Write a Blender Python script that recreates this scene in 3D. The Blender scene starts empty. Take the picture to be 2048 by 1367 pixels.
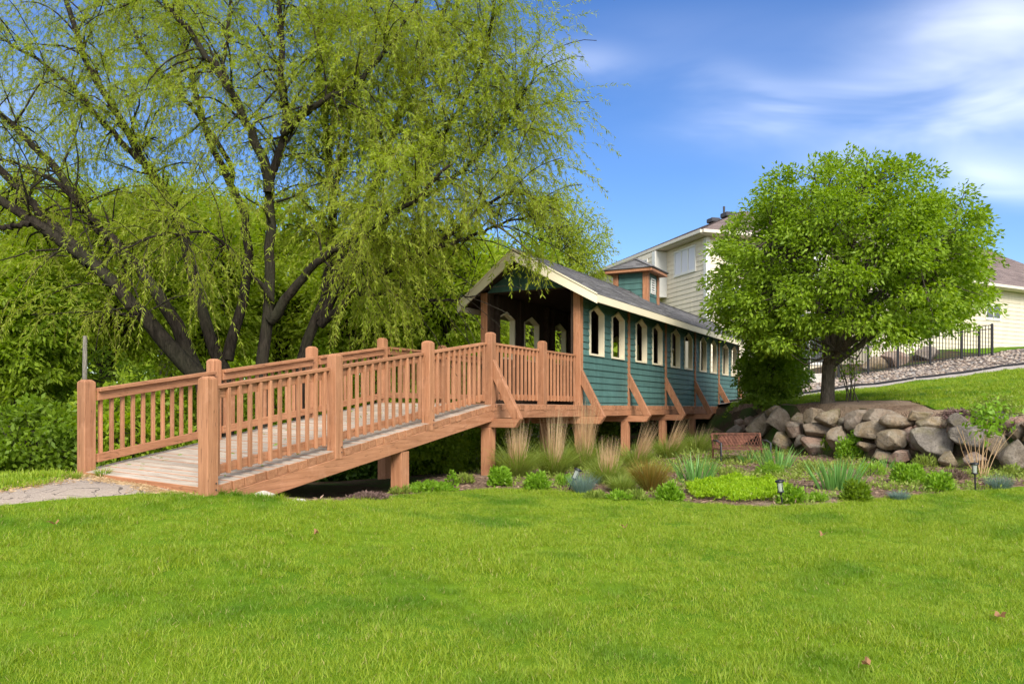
import bpy, bmesh, math, random
import numpy as np
from mathutils import Vector, Matrix, geometry as mgeo

rng = np.random.default_rng(7)
random.seed(7)
scene = bpy.context.scene
COL = scene.collection
R = math.radians
E = 1.5                # eye height above the lawn under the camera
F = 1600.0             # focal length in photo pixels (2048 wide)
HZ = 816.0             # horizon row in the photo

# ------------------------------------------------------------------ camera
cam_d = bpy.data.cameras.new('camera'); cam = bpy.data.objects.new('camera', cam_d); COL.objects.link(cam)
cam.location = (0, 0, E); cam.rotation_euler = (R(90), 0, 0)
cam_d.sensor_width = 36; cam_d.lens = 36 * F / 2048; cam_d.shift_y = (HZ - 683.5) / 2048
cam_d.clip_start = .05; cam_d.clip_end = 2000
scene.camera = cam

# ------------------------------------------------------------------ light
SUN_AZ, SUN_EL = 166, 38         # compass degrees: 0 = +Y, 90 = +X
world = bpy.data.worlds.new('World'); scene.world = world; world.use_nodes = True
wt = world.node_tree; wn = wt.nodes; wl = wt.links; wn.clear()

def nd(nt, typ, **kw):
    n = nt.nodes.new(typ)
    for k, v in kw.items(): setattr(n, k, v)
    return n
def math_n(nt, op, a, b=None, c=None):
    n = nd(nt, 'ShaderNodeMath', operation=op)
    for i, v in enumerate((a, b, c)):
        if v is None: continue
        if isinstance(v, (int, float)): n.inputs[i].default_value = v
        else: nt.links.new(v, n.inputs[i])
    return n.outputs[0]

def build_world():
    sky = nd(wt, 'ShaderNodeTexSky', sky_type='NISHITA'); sky.sun_disc = False
    sky.sun_elevation = R(SUN_EL); sky.sun_rotation = R(SUN_AZ)
    sky.air_density = 1.0; sky.dust_density = .15; sky.ozone_density = 3.0; sky.altitude = 0
    tc = nd(wt, 'ShaderNodeTexCoord'); sx = nd(wt, 'ShaderNodeSeparateXYZ'); wl.new(tc.outputs['Generated'], sx.inputs[0])
    X, Y, Z = sx.outputs
    # thin cirrus: long soft streaks ahead of the camera, drawn out by noise; broad bright cloud out of view is added for fill light
    def streak(cx, cz, hl, hw, ang, amp, gx, gz):
        dx = math_n(wt, 'SUBTRACT', gx, cx); dz = math_n(wt, 'SUBTRACT', gz, cz); c, s_ = math.cos(ang), math.sin(ang)
        a = math_n(wt, 'MULTIPLY', math_n(wt, 'ADD', math_n(wt, 'MULTIPLY', dx, c), math_n(wt, 'MULTIPLY', dz, s_)), 1 / hl)
        b = math_n(wt, 'MULTIPLY', math_n(wt, 'SUBTRACT', math_n(wt, 'MULTIPLY', dz, c), math_n(wt, 'MULTIPLY', dx, s_)), 1 / hw)
        r2 = math_n(wt, 'ADD', math_n(wt, 'MULTIPLY', a, a), math_n(wt, 'MULTIPLY', b, b))
        return math_n(wt, 'MULTIPLY', math_n(wt, 'EXPONENT', math_n(wt, 'MULTIPLY', r2, -1.0)), amp)
    yc = math_n(wt, 'MAXIMUM', Y, .05); gx0 = math_n(wt, 'DIVIDE', X, yc); gz0 = math_n(wt, 'DIVIDE', Z, yc)
    cb = nd(wt, 'ShaderNodeCombineXYZ'); wl.new(gx0, cb.inputs[0]); wl.new(gz0, cb.inputs[1])
    mp = nd(wt, 'ShaderNodeMapping'); mp.inputs['Scale'].default_value = (2.2, 6.5, 1); mp.inputs['Rotation'].default_value = (0, 0, R(-14)); wl.new(cb.outputs[0], mp.inputs[0])
    nz = nd(wt, 'ShaderNodeTexNoise'); nz.inputs['Scale'].default_value = 1.6; nz.inputs['Detail'].default_value = 4; nz.inputs['Roughness'].default_value = .5; nz.inputs['Distortion'].default_value = .5; wl.new(mp.outputs[0], nz.inputs['Vector'])
    wob = math_n(wt, 'MULTIPLY', math_n(wt, 'SUBTRACT', nz.outputs[0], .5), .10)
    gx = math_n(wt, 'ADD', gx0, wob); gz = math_n(wt, 'ADD', gz0, math_n(wt, 'MULTIPLY', wob, .55)); tot = None
    for px, py, hl, hw, ang, amp in ((1165, 118, 85, 22, 0, .42), (1500, 190, 90, 34, -24, .5), (1560, 212, 110, 26, 4, .55), (1720, 185, 190, 40, 12, .5), (1900, 110, 190, 75, 24, .55), (2040, 40, 170, 80, 20, .6),
                                     (1930, 235, 230, 42, 17, .6), (2080, 190, 170, 62, 14, .5), (1950, 335, 110, 30, 0, .4), (2040, 372, 120, 32, -12, .45), (1760, 90, 330, 60, 6, .18), (1250, 60, 260, 40, 8, .10), (2300, 260, 240, 80, 12, .6), (2500, 120, 260, 90, 15, .55), (-200, 250, 330, 70, 10, .45), (300, -150, 400, 70, 14, .45)):
        v = streak((px - 1024) / F, (HZ - py) / F, hl / F * 1.25, hw / F * 1.3, R(ang), amp * .235, gx, gz); tot = v if tot is None else math_n(wt, 'ADD', tot, v)
    front = nd(wt, 'ShaderNodeMapRange', interpolation_type='SMOOTHSTEP'); front.inputs[1].default_value = .1; front.inputs[2].default_value = .45; wl.new(Y, front.inputs[0])
    tot = math_n(wt, 'MULTIPLY', tot, front.outputs[0])
    tot = math_n(wt, 'MULTIPLY', tot, math_n(wt, 'MAXIMUM', math_n(wt, 'SUBTRACT', math_n(wt, 'MULTIPLY', nz.outputs[0], 3.0), .5), .15))
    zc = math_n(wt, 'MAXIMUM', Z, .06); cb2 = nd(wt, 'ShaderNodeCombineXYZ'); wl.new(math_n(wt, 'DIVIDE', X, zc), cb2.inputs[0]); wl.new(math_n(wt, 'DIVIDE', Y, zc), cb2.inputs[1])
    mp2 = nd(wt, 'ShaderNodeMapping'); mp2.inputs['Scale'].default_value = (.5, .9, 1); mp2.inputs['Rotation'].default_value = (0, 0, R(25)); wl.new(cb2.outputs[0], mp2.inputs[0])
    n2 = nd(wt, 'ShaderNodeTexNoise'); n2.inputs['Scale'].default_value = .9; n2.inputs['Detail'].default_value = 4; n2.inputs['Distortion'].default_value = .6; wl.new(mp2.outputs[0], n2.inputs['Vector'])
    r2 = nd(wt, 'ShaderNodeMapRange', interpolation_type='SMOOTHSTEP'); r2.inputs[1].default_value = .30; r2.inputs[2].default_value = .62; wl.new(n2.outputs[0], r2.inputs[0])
    fill_clouds = math_n(wt, 'MULTIPLY', r2.outputs[0], math_n(wt, 'SUBTRACT', 1.0, front.outputs[0])); fill_clouds = math_n(wt, 'MULTIPLY', fill_clouds, .8)
    fac = math_n(wt, 'MINIMUM', math_n(wt, 'ADD', tot, fill_clouds), .85)
    hs = nd(wt, 'ShaderNodeHueSaturation'); hs.inputs['Hue'].default_value = .512; hs.inputs['Saturation'].default_value = 1.25; hs.inputs['Value'].default_value = .92; wl.new(sky.outputs[0], hs.inputs['Color'])
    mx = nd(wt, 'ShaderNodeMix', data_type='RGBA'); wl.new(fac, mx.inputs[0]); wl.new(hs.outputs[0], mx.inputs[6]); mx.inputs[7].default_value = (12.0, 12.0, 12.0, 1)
    bg = nd(wt, 'ShaderNodeBackground'); bg.inputs[1].default_value = .095
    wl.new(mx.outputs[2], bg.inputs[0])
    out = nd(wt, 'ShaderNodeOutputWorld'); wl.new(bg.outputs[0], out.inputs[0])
build_world()

sd = bpy.data.lights.new('sun', 'SUN'); sun = bpy.data.objects.new('sun', sd); COL.objects.link(sun)
sd.energy = 2.6; sd.angle = R(28); sd.color = (1, .95, .86)
sv = Vector((math.sin(R(SUN_AZ)) * math.cos(R(SUN_EL)), math.cos(R(SUN_AZ)) * math.cos(R(SUN_EL)), math.sin(R(SUN_EL))))
sun.rotation_euler = (-sv).to_track_quat('-Z', 'Y').to_euler(); sun.location = (10, -20, 40)

vs = scene.view_settings; vs.view_transform = 'Standard'; vs.look = 'None'; vs.exposure = 1.08; vs.gamma = 1; vs.use_curve_mapping = False
cy = scene.cycles
cy.max_bounces = 8; cy.diffuse_bounces = 5; cy.glossy_bounces = 2; cy.transmission_bounces = 6; cy.transparent_max_bounces = 6
cy.use_denoising = True; cy.use_adaptive_sampling = True; cy.adaptive_threshold = .02
cy.caustics_reflective = False; cy.caustics_refractive = False
try: cy.denoiser = 'OPENIMAGEDENOISE'
except Exception: pass

# ------------------------------------------------------------------ materials
MATS = {}
def base_mat(name, rough=.7, spec=.3):
    m = bpy.data.materials.new(name); m.use_nodes = True; nt = m.node_tree; b = nt.nodes['Principled BSDF']
    b.inputs['Roughness'].default_value = rough; b.inputs['Specular IOR Level'].default_value = spec
    MATS[name] = m
    return m, nt, b
def mix_col(nt, fac, a, b, blend='MIX'):
    n = nd(nt, 'ShaderNodeMix', data_type='RGBA', blend_type=blend)
    for i, v in ((0, fac), (6, a), (7, b)):
        if isinstance(v, (int, float)): n.inputs[i].default_value = v
        elif isinstance(v, tuple): n.inputs[i].default_value = (*v, 1)
        else: nt.links.new(v, n.inputs[i])
    return n.outputs[2]
def noise(nt, scale, detail=3, rough=.5, vec=None, dist=0):
    n = nd(nt, 'ShaderNodeTexNoise'); n.inputs['Scale'].default_value = scale; n.inputs['Detail'].default_value = detail; n.inputs['Roughness'].default_value = rough; n.inputs['Distortion'].default_value = dist
    if vec is not None: nt.links.new(vec, n.inputs['Vector'])
    return n.outputs[0]
def ramp(nt, fac, lo, hi):
    n = nd(nt, 'ShaderNodeMapRange'); n.inputs[1].default_value = lo; n.inputs[2].default_value = hi; nt.links.new(fac, n.inputs[0]); return n.outputs[0]
def coords(nt, kind='Object', scale=(1, 1, 1)):
    tc = nd(nt, 'ShaderNodeTexCoord'); mp = nd(nt, 'ShaderNodeMapping'); mp.inputs['Scale'].default_value = scale
    nt.links.new(tc.outputs[kind], mp.inputs[0]); return mp.outputs[0]
def wpos(nt, scale=(1, 1, 1)):
    g = nd(nt, 'ShaderNodeNewGeometry'); mp = nd(nt, 'ShaderNodeMapping'); mp.inputs['Scale'].default_value = scale
    nt.links.new(g.outputs['Position'], mp.inputs[0]); return mp.outputs[0]
def objrand(nt): return nd(nt, 'ShaderNodeObjectInfo').outputs['Random']
def bump(nt, b, h, strength=.3, dist=.02):
    n = nd(nt, 'ShaderNodeBump'); n.inputs['Strength'].default_value = strength; n.inputs['Distance'].default_value = dist
    nt.links.new(h, n.inputs['Height']); nt.links.new(n.outputs[0], b.inputs['Normal'])
def attr(nt, name='rnd'): return nd(nt, 'ShaderNodeAttribute', attribute_name=name).outputs['Fac']

def wood(name, c1, c2, axis, rough=.62, crack=.5):
    m, nt, b = base_mat(name, rough, .25)
    s = [28, 28, 28]; s[axis] = 1.6
    v = coords(nt, 'Object', tuple(s))
    rnd = objrand(nt)
    off = nd(nt, 'ShaderNodeVectorMath', operation='ADD'); nt.links.new(v, off.inputs[0])
    cmb = nd(nt, 'ShaderNodeCombineXYZ'); 
    k = math_n(nt, 'MULTIPLY', rnd, 57.0)
    for i in range(3): nt.links.new(k, cmb.inputs[i])
    nt.links.new(cmb.outputs[0], off.inputs[1])
    g = noise(nt, 1.0, 5, .62, off.outputs[0], .4)
    big = noise(nt, 1.7, 3, .55, wpos(nt))
    c = mix_col(nt, ramp(nt, g, .33, .68), c1, c2)
    br = nd(nt, 'ShaderNodeHueSaturation'); nt.links.new(c, br.inputs['Color'])
    val = math_n(nt, 'ADD', math_n(nt, 'MULTIPLY', rnd, .32), math_n(nt, 'ADD', math_n(nt, 'MULTIPLY', big, .4), .67))
    nt.links.new(val, br.inputs['Value'])
    fine = noise(nt, 3.1, 4, .7, off.outputs[0], .8)
    wx = mix_col(nt, math_n(nt, 'MULTIPLY', ramp(nt, fine, .52, .70), .38), br.outputs[0], tuple(x * .45 for x in c1))
    blot = noise(nt, 5.5, 4, .65, wpos(nt)); wx = mix_col(nt, math_n(nt, 'MULTIPLY', ramp(nt, blot, .56, .74), .35), wx, tuple(min(1, x * 1.25 + .05) for x in c2))
    # weather checks: thin dark cracks along the grain
    s2 = [16, 16, 16]; s2[axis] = .7
    cr = noise(nt, 1.0, 2, .4, coords(nt, 'Object', tuple(s2)), 1.2)
    lim = math_n(nt, 'COMPARE', cr, .56, .0085)
    c2_ = mix_col(nt, math_n(nt, 'MULTIPLY', lim, crack), wx, tuple(x * .3 for x in c1))
    nt.links.new(c2_, b.inputs['Base Color'])
    bump(nt, b, g, .25, .004)
    return m
ST1, ST2 = (.30, .130, .062), (.43, .203, .106)
for ax, nm in enumerate(('wood_along', 'wood_across', 'wood_up')): wood(nm, ST1, ST2, ax)
wood('wood_dark_up', (.16, .065, .03), (.24, .10, .05), 2)
wood('deck_grey', (.27, .22, .17), (.45, .385, .31), 1, .85, .8)
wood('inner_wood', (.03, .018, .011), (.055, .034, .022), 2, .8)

def paint(name, col, var=.12, scale=3, rough=.55, grain=None, streak=0):
    m, nt, b = base_mat(name, rough, .3)
    big = noise(nt, scale, 4, .6, wpos(nt))
    rnd = objrand(nt)
    hs = nd(nt, 'ShaderNodeHueSaturation'); hs.inputs['Color'].default_value = (*col, 1)
    v = math_n(nt, 'ADD', math_n(nt, 'MULTIPLY', big, var * 2), math_n(nt, 'ADD', math_n(nt, 'MULTIPLY', rnd, var), 1 - var * 1.5))
    if streak:                                                # rain streaks and fading
        sk = noise(nt, 1.0, 4, .65, wpos(nt, (7, 7, .7))); v = math_n(nt, 'MULTIPLY', v, math_n(nt, 'ADD', math_n(nt, 'MULTIPLY', sk, streak * 2), 1 - streak))
    nt.links.new(v, hs.inputs['Value'])
    nt.links.new(hs.outputs[0], b.inputs['Base Color'])
    fine = noise(nt, 60, 3, .6, coords(nt, 'Object', grain or (1, 1, 1)))
    bump(nt, b, fine, .15, .003)
    return m
paint('teal', (.066, .142, .126), .2, 4, .6, (.08, 1, 1.5), .45)
paint('cream', (.74, .65, .46), .06, 2)
paint('cream_frame', (.70, .61, .43), .05, 2)
paint('white_trim', (.64, .62, .56), .05, 2)
paint('house_siding', (.62, .545, .405), .05, .6, streak=.18)
paint('soffit', (.58, .53, .43), .04, 1)
paint('black_metal', (.012, .012, .014), .1, 3, .4)
paint('pipe_metal', (.04, .04, .045), .1, 3, .4)
paint('vent_black', (.05, .05, .055), .1, 3, .6)

def shingle_mat(name, cols):
    m, nt, b = base_mat(name, .9, .15)
    r = attr(nt); gr = noise(nt, 160, 3, .7, wpos(nt))
    c = mix_col(nt, ramp(nt, r, 0, 1), cols[0], cols[1]); c = mix_col(nt, ramp(nt, gr, .35, .75), c, cols[2])
    nt.links.new(c, b.inputs['Base Color']); bump(nt, b, gr, .4, .004); return m
shingle_mat('shingle_grey', ((.10, .096, .096), (.22, .21, .205), (.16, .152, .15)))
shingle_mat('shingle_brown', ((.13, .098, .09), (.25, .19, .17), (.19, .15, .14)))

def glass():
    m, nt, b = base_mat('window_glass', .06, .6); b.inputs['Base Color'].default_value = (.05, .055, .06, 1); return m
glass()
paint('blind', (.62, .61, .64), .05, 1)
def lamp_glass():
    m, nt, b = base_mat('lamp_glass', .15, .5); b.inputs['Base Color'].default_value = (.62, .66, .58, 1); b.inputs['Transmission Weight'].default_value = .5; return m
lamp_glass()

def bark(name, c1, c2, sc=1):
    m, nt, b = base_mat(name, .95, .1)
    v = coords(nt, 'Object', (9 * sc, 9 * sc, 1.6 * sc))
    g = noise(nt, 2.4, 6, .7, v, .7); big = noise(nt, 1.3, 2, .5, wpos(nt))
    c = mix_col(nt, ramp(nt, g, .35, .68), c1, c2); c = mix_col(nt, math_n(nt, 'MULTIPLY', ramp(nt, big, .45, .75), .45), c, (.05, .055, .03))
    nt.links.new(c, b.inputs['Base Color']); bump(nt, b, g, .9, .05); return m
bark('bark_dark', (.012, .009, .007), (.058, .046, .034))
bark('bark_grey', (.05, .04, .03), (.18, .145, .11), 1.6)
bark('bark_pale', (.16, .14, .11), (.34, .31, .26), 1.6)
paint('twig', (.075, .06, .03), .2, 3, .9)
paint('twig_yellow', (.16, .14, .035), .2, 3, .9)

def leaf(name, c1, c2, c3, trans=.42, rough=.5, patch=.9, dry=None, pr=(.42, .72)):
    """leaf tissue: diffuse + light passing through, hue differing leaf by leaf and clump by clump"""
    m, nt, b = base_mat(name, rough, .28)
    r = attr(nt)
    c = mix_col(nt, r, c1, c2)
    big = noise(nt, patch, 2, .5, wpos(nt))
    c = mix_col(nt, ramp(nt, big, *pr), c, c3)
    if dry: c = mix_col(nt, math_n(nt, 'GREATER_THAN', r, .965), c, dry)
    nt.links.new(c, b.inputs['Base Color'])
    tr = nd(nt, 'ShaderNodeBsdfTranslucent')
    hs = nd(nt, 'ShaderNodeHueSaturation'); hs.inputs['Saturation'].default_value = 1.1; hs.inputs['Value'].default_value = 1.35; nt.links.new(c, hs.inputs['Color']); nt.links.new(hs.outputs[0], tr.inputs[0])
    mx = nd(nt, 'ShaderNodeMixShader'); mx.inputs[0].default_value = trans
    nt.links.new(b.outputs[0], mx.inputs[1]); nt.links.new(tr.outputs[0], mx.inputs[2])
    nt.links.new(mx.outputs[0], nt.nodes['Material Output'].inputs[0])
    return m
leaf('leaf_willow', (.22, .29, .02), (.39, .43, .05), (.30, .38, .03), .52)
leaf('leaf_round', (.15, .25, .014), (.29, .40, .03), (.22, .33, .018), .45)
leaf('leaf_wood', (.17, .27, .016), (.29, .39, .03), (.34, .43, .032), .52, .5, .5)
leaf('leaf_glow', (.25, .35, .025), (.42, .50, .05), (.35, .45, .035), .56, .5, .5)
leaf('leaf_deep', (.05, .115, .014), (.10, .18, .018), (.075, .15, .015), .4, .5, .8)
leaf('leaf_shrub', (.12, .20, .015), (.21, .30, .025), (.15, .25, .018), .45)
leaf('leaf_mound', (.15, .29, .02), (.27, .42, .04), (.20, .35, .025), .42)
leaf('leaf_bright', (.22, .38, .012), (.36, .50, .02), (.30, .44, .014), .45)
leaf('leaf_iris', (.10, .24, .05), (.22, .40, .10), (.15, .31, .07), .35, .4)
leaf('leaf_blue', (.10, .17, .14), (.20, .28, .23), (.14, .21, .16), .25)
leaf('leaf_olive', (.17, .25, .035), (.32, .38, .08), (.24, .30, .05), .4)
leaf('leaf_straw', (.42, .28, .14), (.66, .50, .30), (.52, .34, .18), .3, .8)
leaf('leaf_rust', (.30, .15, .03), (.16, .18, .03), (.22, .16, .03), .3, .7)
leaf('leaf_purple', (.12, .07, .07), (.24, .15, .13), (.17, .12, .08), .25, .7)
leaf('grass_blade', (.185, .292, .018), (.35, .42, .036), (.125, .24, .014), .4, .5, 1.25, (.52, .42, .17), (.53, .70))
leaf('dry_leaf', (.28, .13, .06), (.38, .20, .10), (.30, .16, .08), .2, .8)

def ground_mat():
    m, nt, b = base_mat('soil', .95, .1)
    p = wpos(nt); n1 = noise(nt, 1.1, 4, .6, p); n2 = noise(nt, 22, 4, .7, p)
    c = mix_col(nt, ramp(nt, n2, .35, .7), (.035, .022, .014), (.10, .068, .042))
    c = mix_col(nt, ramp(nt, n1, .45, .65), c, (.045, .085, .015))
    nt.links.new(c, b.inputs['Base Color']); bump(nt, b, n2, .6, .04)
    m, nt, b = base_mat('turf', .95, .1)
    p = wpos(nt); n1 = noise(nt, .9, 3, .55, p); n2 = noise(nt, 70, 3, .7, p)
    c = mix_col(nt, ramp(nt, n1, .38, .66), (.08, .165, .006), (.15, .235, .01)); c = mix_col(nt, math_n(nt, 'MULTIPLY', ramp(nt, n2, .4, .7), .5), c, (.05, .10, .006))
    nt.links.new(c, b.inputs['Base Color']); bump(nt, b, n2, .6, .03)
    m, nt, b = base_mat('mulch', .95, .1)
    p = wpos(nt); vo = nd(nt, 'ShaderNodeTexVoronoi'); vo.inputs['Scale'].default_value = 26
    mp = nd(nt, 'ShaderNodeMapping'); mp.inputs['Scale'].default_value = (1, 1.9, 1); mp.inputs['Rotation'].default_value = (0, 0, .5); nt.links.new(p, mp.inputs[0]); nt.links.new(mp.outputs[0], vo.inputs['Vector'])
    n1 = noise(nt, .8, 3, .6, p); n2 = noise(nt, 45, 4, .7, p)
    sp = nd(nt, 'ShaderNodeSeparateColor'); nt.links.new(vo.outputs['Color'], sp.inputs[0])
    c = mix_col(nt, sp.outputs[0], (.10, .06, .04), (.30, .20, .135)); c = mix_col(nt, ramp(nt, n1, .42, .6), c, (.34, .245, .17))
    c = mix_col(nt, math_n(nt, 'MULTIPLY', ramp(nt, n2, .5, .7), .6), c, (.06, .04, .03))
    nt.links.new(c, b.inputs['Base Color']); bump(nt, b, vo.outputs['Distance'], .9, .05)
    m, nt, b = base_mat('asphalt', .95, .15)
    p = wpos(nt); n1 = noise(nt, 1.5, 4, .6, p); n2 = noise(nt, 120, 3, .8, p); n3 = noise(nt, 1.1, 3, .5, p, 2.0)
    n4 = noise(nt, 34, 4, .75, p); c = mix_col(nt, ramp(nt, n2, .3, .7), (.22, .175, .14), (.52, .43, .35)); c = mix_col(nt, math_n(nt, 'MULTIPLY', ramp(nt, n4, .42, .62), .5), c, (.19, .15, .12)); c = mix_col(nt, math_n(nt, 'MULTIPLY', ramp(nt, n1, .4, .7), .45), c, (.42, .33, .25))
    cr = math_n(nt, 'COMPARE', n3, .5, .007); c = mix_col(nt, math_n(nt, 'MULTIPLY', cr, .75), c, (.05, .04, .035))
    nt.links.new(c, b.inputs['Base Color']); bump(nt, b, n2, .6, .01)
    m, nt, b = base_mat('concrete', .9, .2)
    p = wpos(nt); n1 = noise(nt, 1.5, 4, .6, p); n2 = noise(nt, 150, 3, .8, p)
    c = mix_col(nt, ramp(nt, n1, .3, .7), (.34, .29, .25), (.44, .39, .34)); c = mix_col(nt, math_n(nt, 'MULTIPLY', ramp(nt, n2, .4, .7), .3), c, (.26, .22, .19))
    nt.links.new(c, b.inputs['Base Color'])
    m, nt, b = base_mat('pebble', .8, .25)
    r = attr(nt); cr = nd(nt, 'ShaderNodeValToRGB'); nt.links.new(r, cr.inputs[0])
    e = cr.color_ramp.elements; e[0].color = (.12, .095, .08, 1); e[1].color = (.46, .40, .33, 1); e.new(.35).color = (.28, .21, .16, 1); e.new(.6).color = (.25, .235, .22, 1); e.new(.8).color = (.37, .28, .21, 1)
    nt.links.new(cr.outputs[0], b.inputs['Base Color'])
    m, nt, b = base_mat('boulder', .88, .2)
    rnd = objrand(nt); p = wpos(nt)
    cr = nd(nt, 'ShaderNodeValToRGB'); nt.links.new(rnd, cr.inputs[0]); e = cr.color_ramp.elements
    e[0].color = (.20, .17, .13, 1); e[1].color = (.31, .235, .145, 1); e.new(.2).color = (.33, .205, .15, 1); e.new(.4).color = (.15, .135, .12, 1); e.new(.6).color = (.31, .225, .13, 1); e.new(.8).color = (.26, .195, .14, 1)
    n1 = noise(nt, 3.2, 5, .65, p, .6); n2 = noise(nt, 26, 5, .75, p); n3 = noise(nt, 1.7, 4, .6, p)
    c = mix_col(nt, math_n(nt, 'MULTIPLY', ramp(nt, n1, .42, .68), .8), cr.outputs[0], (.38, .33, .27))
    c = mix_col(nt, math_n(nt, 'MULTIPLY', ramp(nt, n2, .5, .72), .75), c, (.055, .048, .042))
    c = mix_col(nt, math_n(nt, 'MULTIPLY', ramp(nt, n3, .55, .68), .55), c, (.14, .125, .045))
    nt.links.new(c, b.inputs['Base Color']); hh = math_n(nt, 'ADD', math_n(nt, 'MULTIPLY', n2, .5), n1); bump(nt, b, hh, 1.0, .10)
    m, nt, b = base_mat('pale_rock', .9, .2)
    n1 = noise(nt, 6, 5, .65, p := wpos(nt)); nt.links.new(mix_col(nt, ramp(nt, n1, .3, .7), (.42, .38, .32), (.62, .58, .52)), b.inputs['Base Color']); bump(nt, b, n1, .5, .03)
    m, nt, b = base_mat('rust', .9, .2)
    n1 = noise(nt, 14, 5, .65, wpos(nt)); nt.links.new(mix_col(nt, ramp(nt, n1, .35, .7), (.075, .032, .022), (.19, .08, .05)), b.inputs['Base Color'])
ground_mat()
def M(n): return MATS[n]

# ------------------------------------------------------------------ object helpers
def link(o, parent=None):
    COL.objects.link(o)
    if parent is not None: o.parent = parent
    return o
def tag(o, label=None, cat=None, group=None, kind=None):
    if label: o['label'] = label
    if cat: o['category'] = cat
    if group: o['group'] = group
    if kind: o['kind'] = kind
    return o
def empty(name, loc=(0, 0, 0), rz=0):
    o = bpy.data.objects.new(name, None); COL.objects.link(o); o.location = loc; o.rotation_euler = (0, 0, rz); o.empty_display_size = .2
    return o
class MB:
    def __init__(s): s.v = []; s.f = []; s.r = []
    def add(s, vs, fs, r=None):
        k = len(s.v); s.v += [tuple(v) for v in vs]; s.f += [tuple(i + k for i in f) for f in fs]
        if r is not None: s.r += [r] * len(vs)
        return s
    def box(s, x0, x1, y0, y1, z0, z1, r=None):
        return s.add([(x0, y0, z0), (x1, y0, z0), (x1, y1, z0), (x0, y1, z0), (x0, y0, z1), (x1, y0, z1), (x1, y1, z1), (x0, y1, z1)], BOXF, r)
    def hexa(s, bottom, top, r=None):
        return s.add(list(bottom) + list(top), BOXF, r)
    def beam(s, p, q, w, h, up=(0, 0, 1)):
        p = Vector(p); q = Vector(q); d = (q - p).normalized(); sd_ = d.cross(Vector(up)).normalized(); u = sd_.cross(d).normalized()
        a = sd_ * w / 2; b = u * h / 2
        return s.add([p - a - b, p + a - b, q + a - b, q - a - b, p - a + b, p + a + b, q + a + b, q - a + b], BOXF)
    def prism(s, poly, axis, a, b):
        """poly of 2D points extruded along axis from a to b; 2D = the other two axes in order"""
        def P(t, c):
            l = list(t); l.insert(axis, c); return l
        n = len(poly); vs = [P(t, a) for t in poly] + [P(t, b) for t in poly]
        fs = [tuple(range(n))[::-1], tuple(range(n, 2 * n))] + [(i, (i + 1) % n, n + (i + 1) % n, n + i) for i in range(n)]
        return s.add(vs, fs)
    def tube(s, pts, rad, k=8, cap=True, r=None):
        V, Fc = tube_arrays(pts, rad, k); return s.add(V, Fc, r)
    def build(s, name, mat, parent=None, smooth=False, bevel=0):
        me = bpy.data.meshes.new(name); me.from_pydata(s.v, [], s.f); me.materials.append(M(mat) if isinstance(mat, str) else mat)
        if s.r and len(s.r) == len(s.v):
            at = me.attributes.new('rnd', 'FLOAT', 'POINT'); at.data.foreach_set('value', s.r)
        bm = bmesh.new(); bm.from_mesh(me); bmesh.ops.recalc_face_normals(bm, faces=bm.faces)
        if bevel: bmesh.ops.bevel(bm, geom=list(bm.edges), offset=bevel, segments=1, affect='EDGES', clamp_overlap=True)
        bm.to_mesh(me); bm.free()
        if smooth: me.polygons.foreach_set('use_smooth', [True] * len(me.polygons))
        me.update()
        return link(bpy.data.objects.new(name, me), parent)
BOXF = [(0, 3, 2, 1), (4, 5, 6, 7), (0, 1, 5, 4), (1, 2, 6, 5), (2, 3, 7, 6), (3, 0, 4, 7)]
def tube_arrays(pts, rad, k=8):
    pts = [Vector(p) for p in pts]; n = len(pts); V = []; Fc = []
    up = Vector((.3, .5, .8)).normalized()
    for i, p in enumerate(pts):
        d = (pts[min(i + 1, n - 1)] - pts[max(i - 1, 0)])
        d = d.normalized() if d.length > 1e-9 else Vector((0, 0, 1))
        a = d.cross(up); 
        if a.length < .05: a = d.cross(Vector((1, 0, 0)))
        a.normalize(); b = d.cross(a)
        for j in range(k):
            t = 2 * math.pi * j / k; V.append(p + (a * math.cos(t) + b * math.sin(t)) * rad[i])
    for i in range(n - 1):
        for j in range(k):
            Fc.append((i * k + j, i * k + (j + 1) % k, (i + 1) * k + (j + 1) % k, (i + 1) * k + j))
    Fc.append(tuple(range(k))[::-1]); Fc.append(tuple(range((n - 1) * k, n * k)))
    return V, Fc
def inst(mesh_obj, name, parent, loc=(0, 0, 0), rot=(0, 0, 0), scale=(1, 1, 1)):
    o = bpy.data.objects.new(name, mesh_obj.data if hasattr(mesh_obj, 'data') else mesh_obj); o.location = loc; o.rotation_euler = rot; o.scale = scale
    return link(o, parent)
def mesh_np(name, V, Q, mat, parent=None, rnd=None, smooth=False, mats=None, mat_idx=None):
    """fast mesh from arrays; Q holds quads (n,4) or tris (n,3)"""
    V = np.asarray(V, np.float32); Q = np.asarray(Q, np.int32); k = Q.shape[1]
    me = bpy.data.meshes.new(name); me.vertices.add(len(V)); me.vertices.foreach_set('co', V.ravel())
    me.loops.add(Q.size); me.loops.foreach_set('vertex_index', Q.ravel())
    me.polygons.add(len(Q)); me.polygons.foreach_set('loop_start', np.arange(0, Q.size, k, dtype=np.int32)); me.polygons.foreach_set('loop_total', np.full(len(Q), k, np.int32))
    if smooth: me.polygons.foreach_set('use_smooth', np.ones(len(Q), bool))
    for mm in (mats or [mat]): me.materials.append(M(mm))
    if mat_idx is not None: me.polygons.foreach_set('material_index', np.asarray(mat_idx, np.int32))
    if rnd is not None:
        at = me.attributes.new('rnd', 'FLOAT', 'POINT'); at.data.foreach_set('value', np.asarray(rnd, np.float32))
    me.update(calc_edges=True); me.validate()
    o = bpy.data.objects.new(name, me)
    return link(o, parent)
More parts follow.
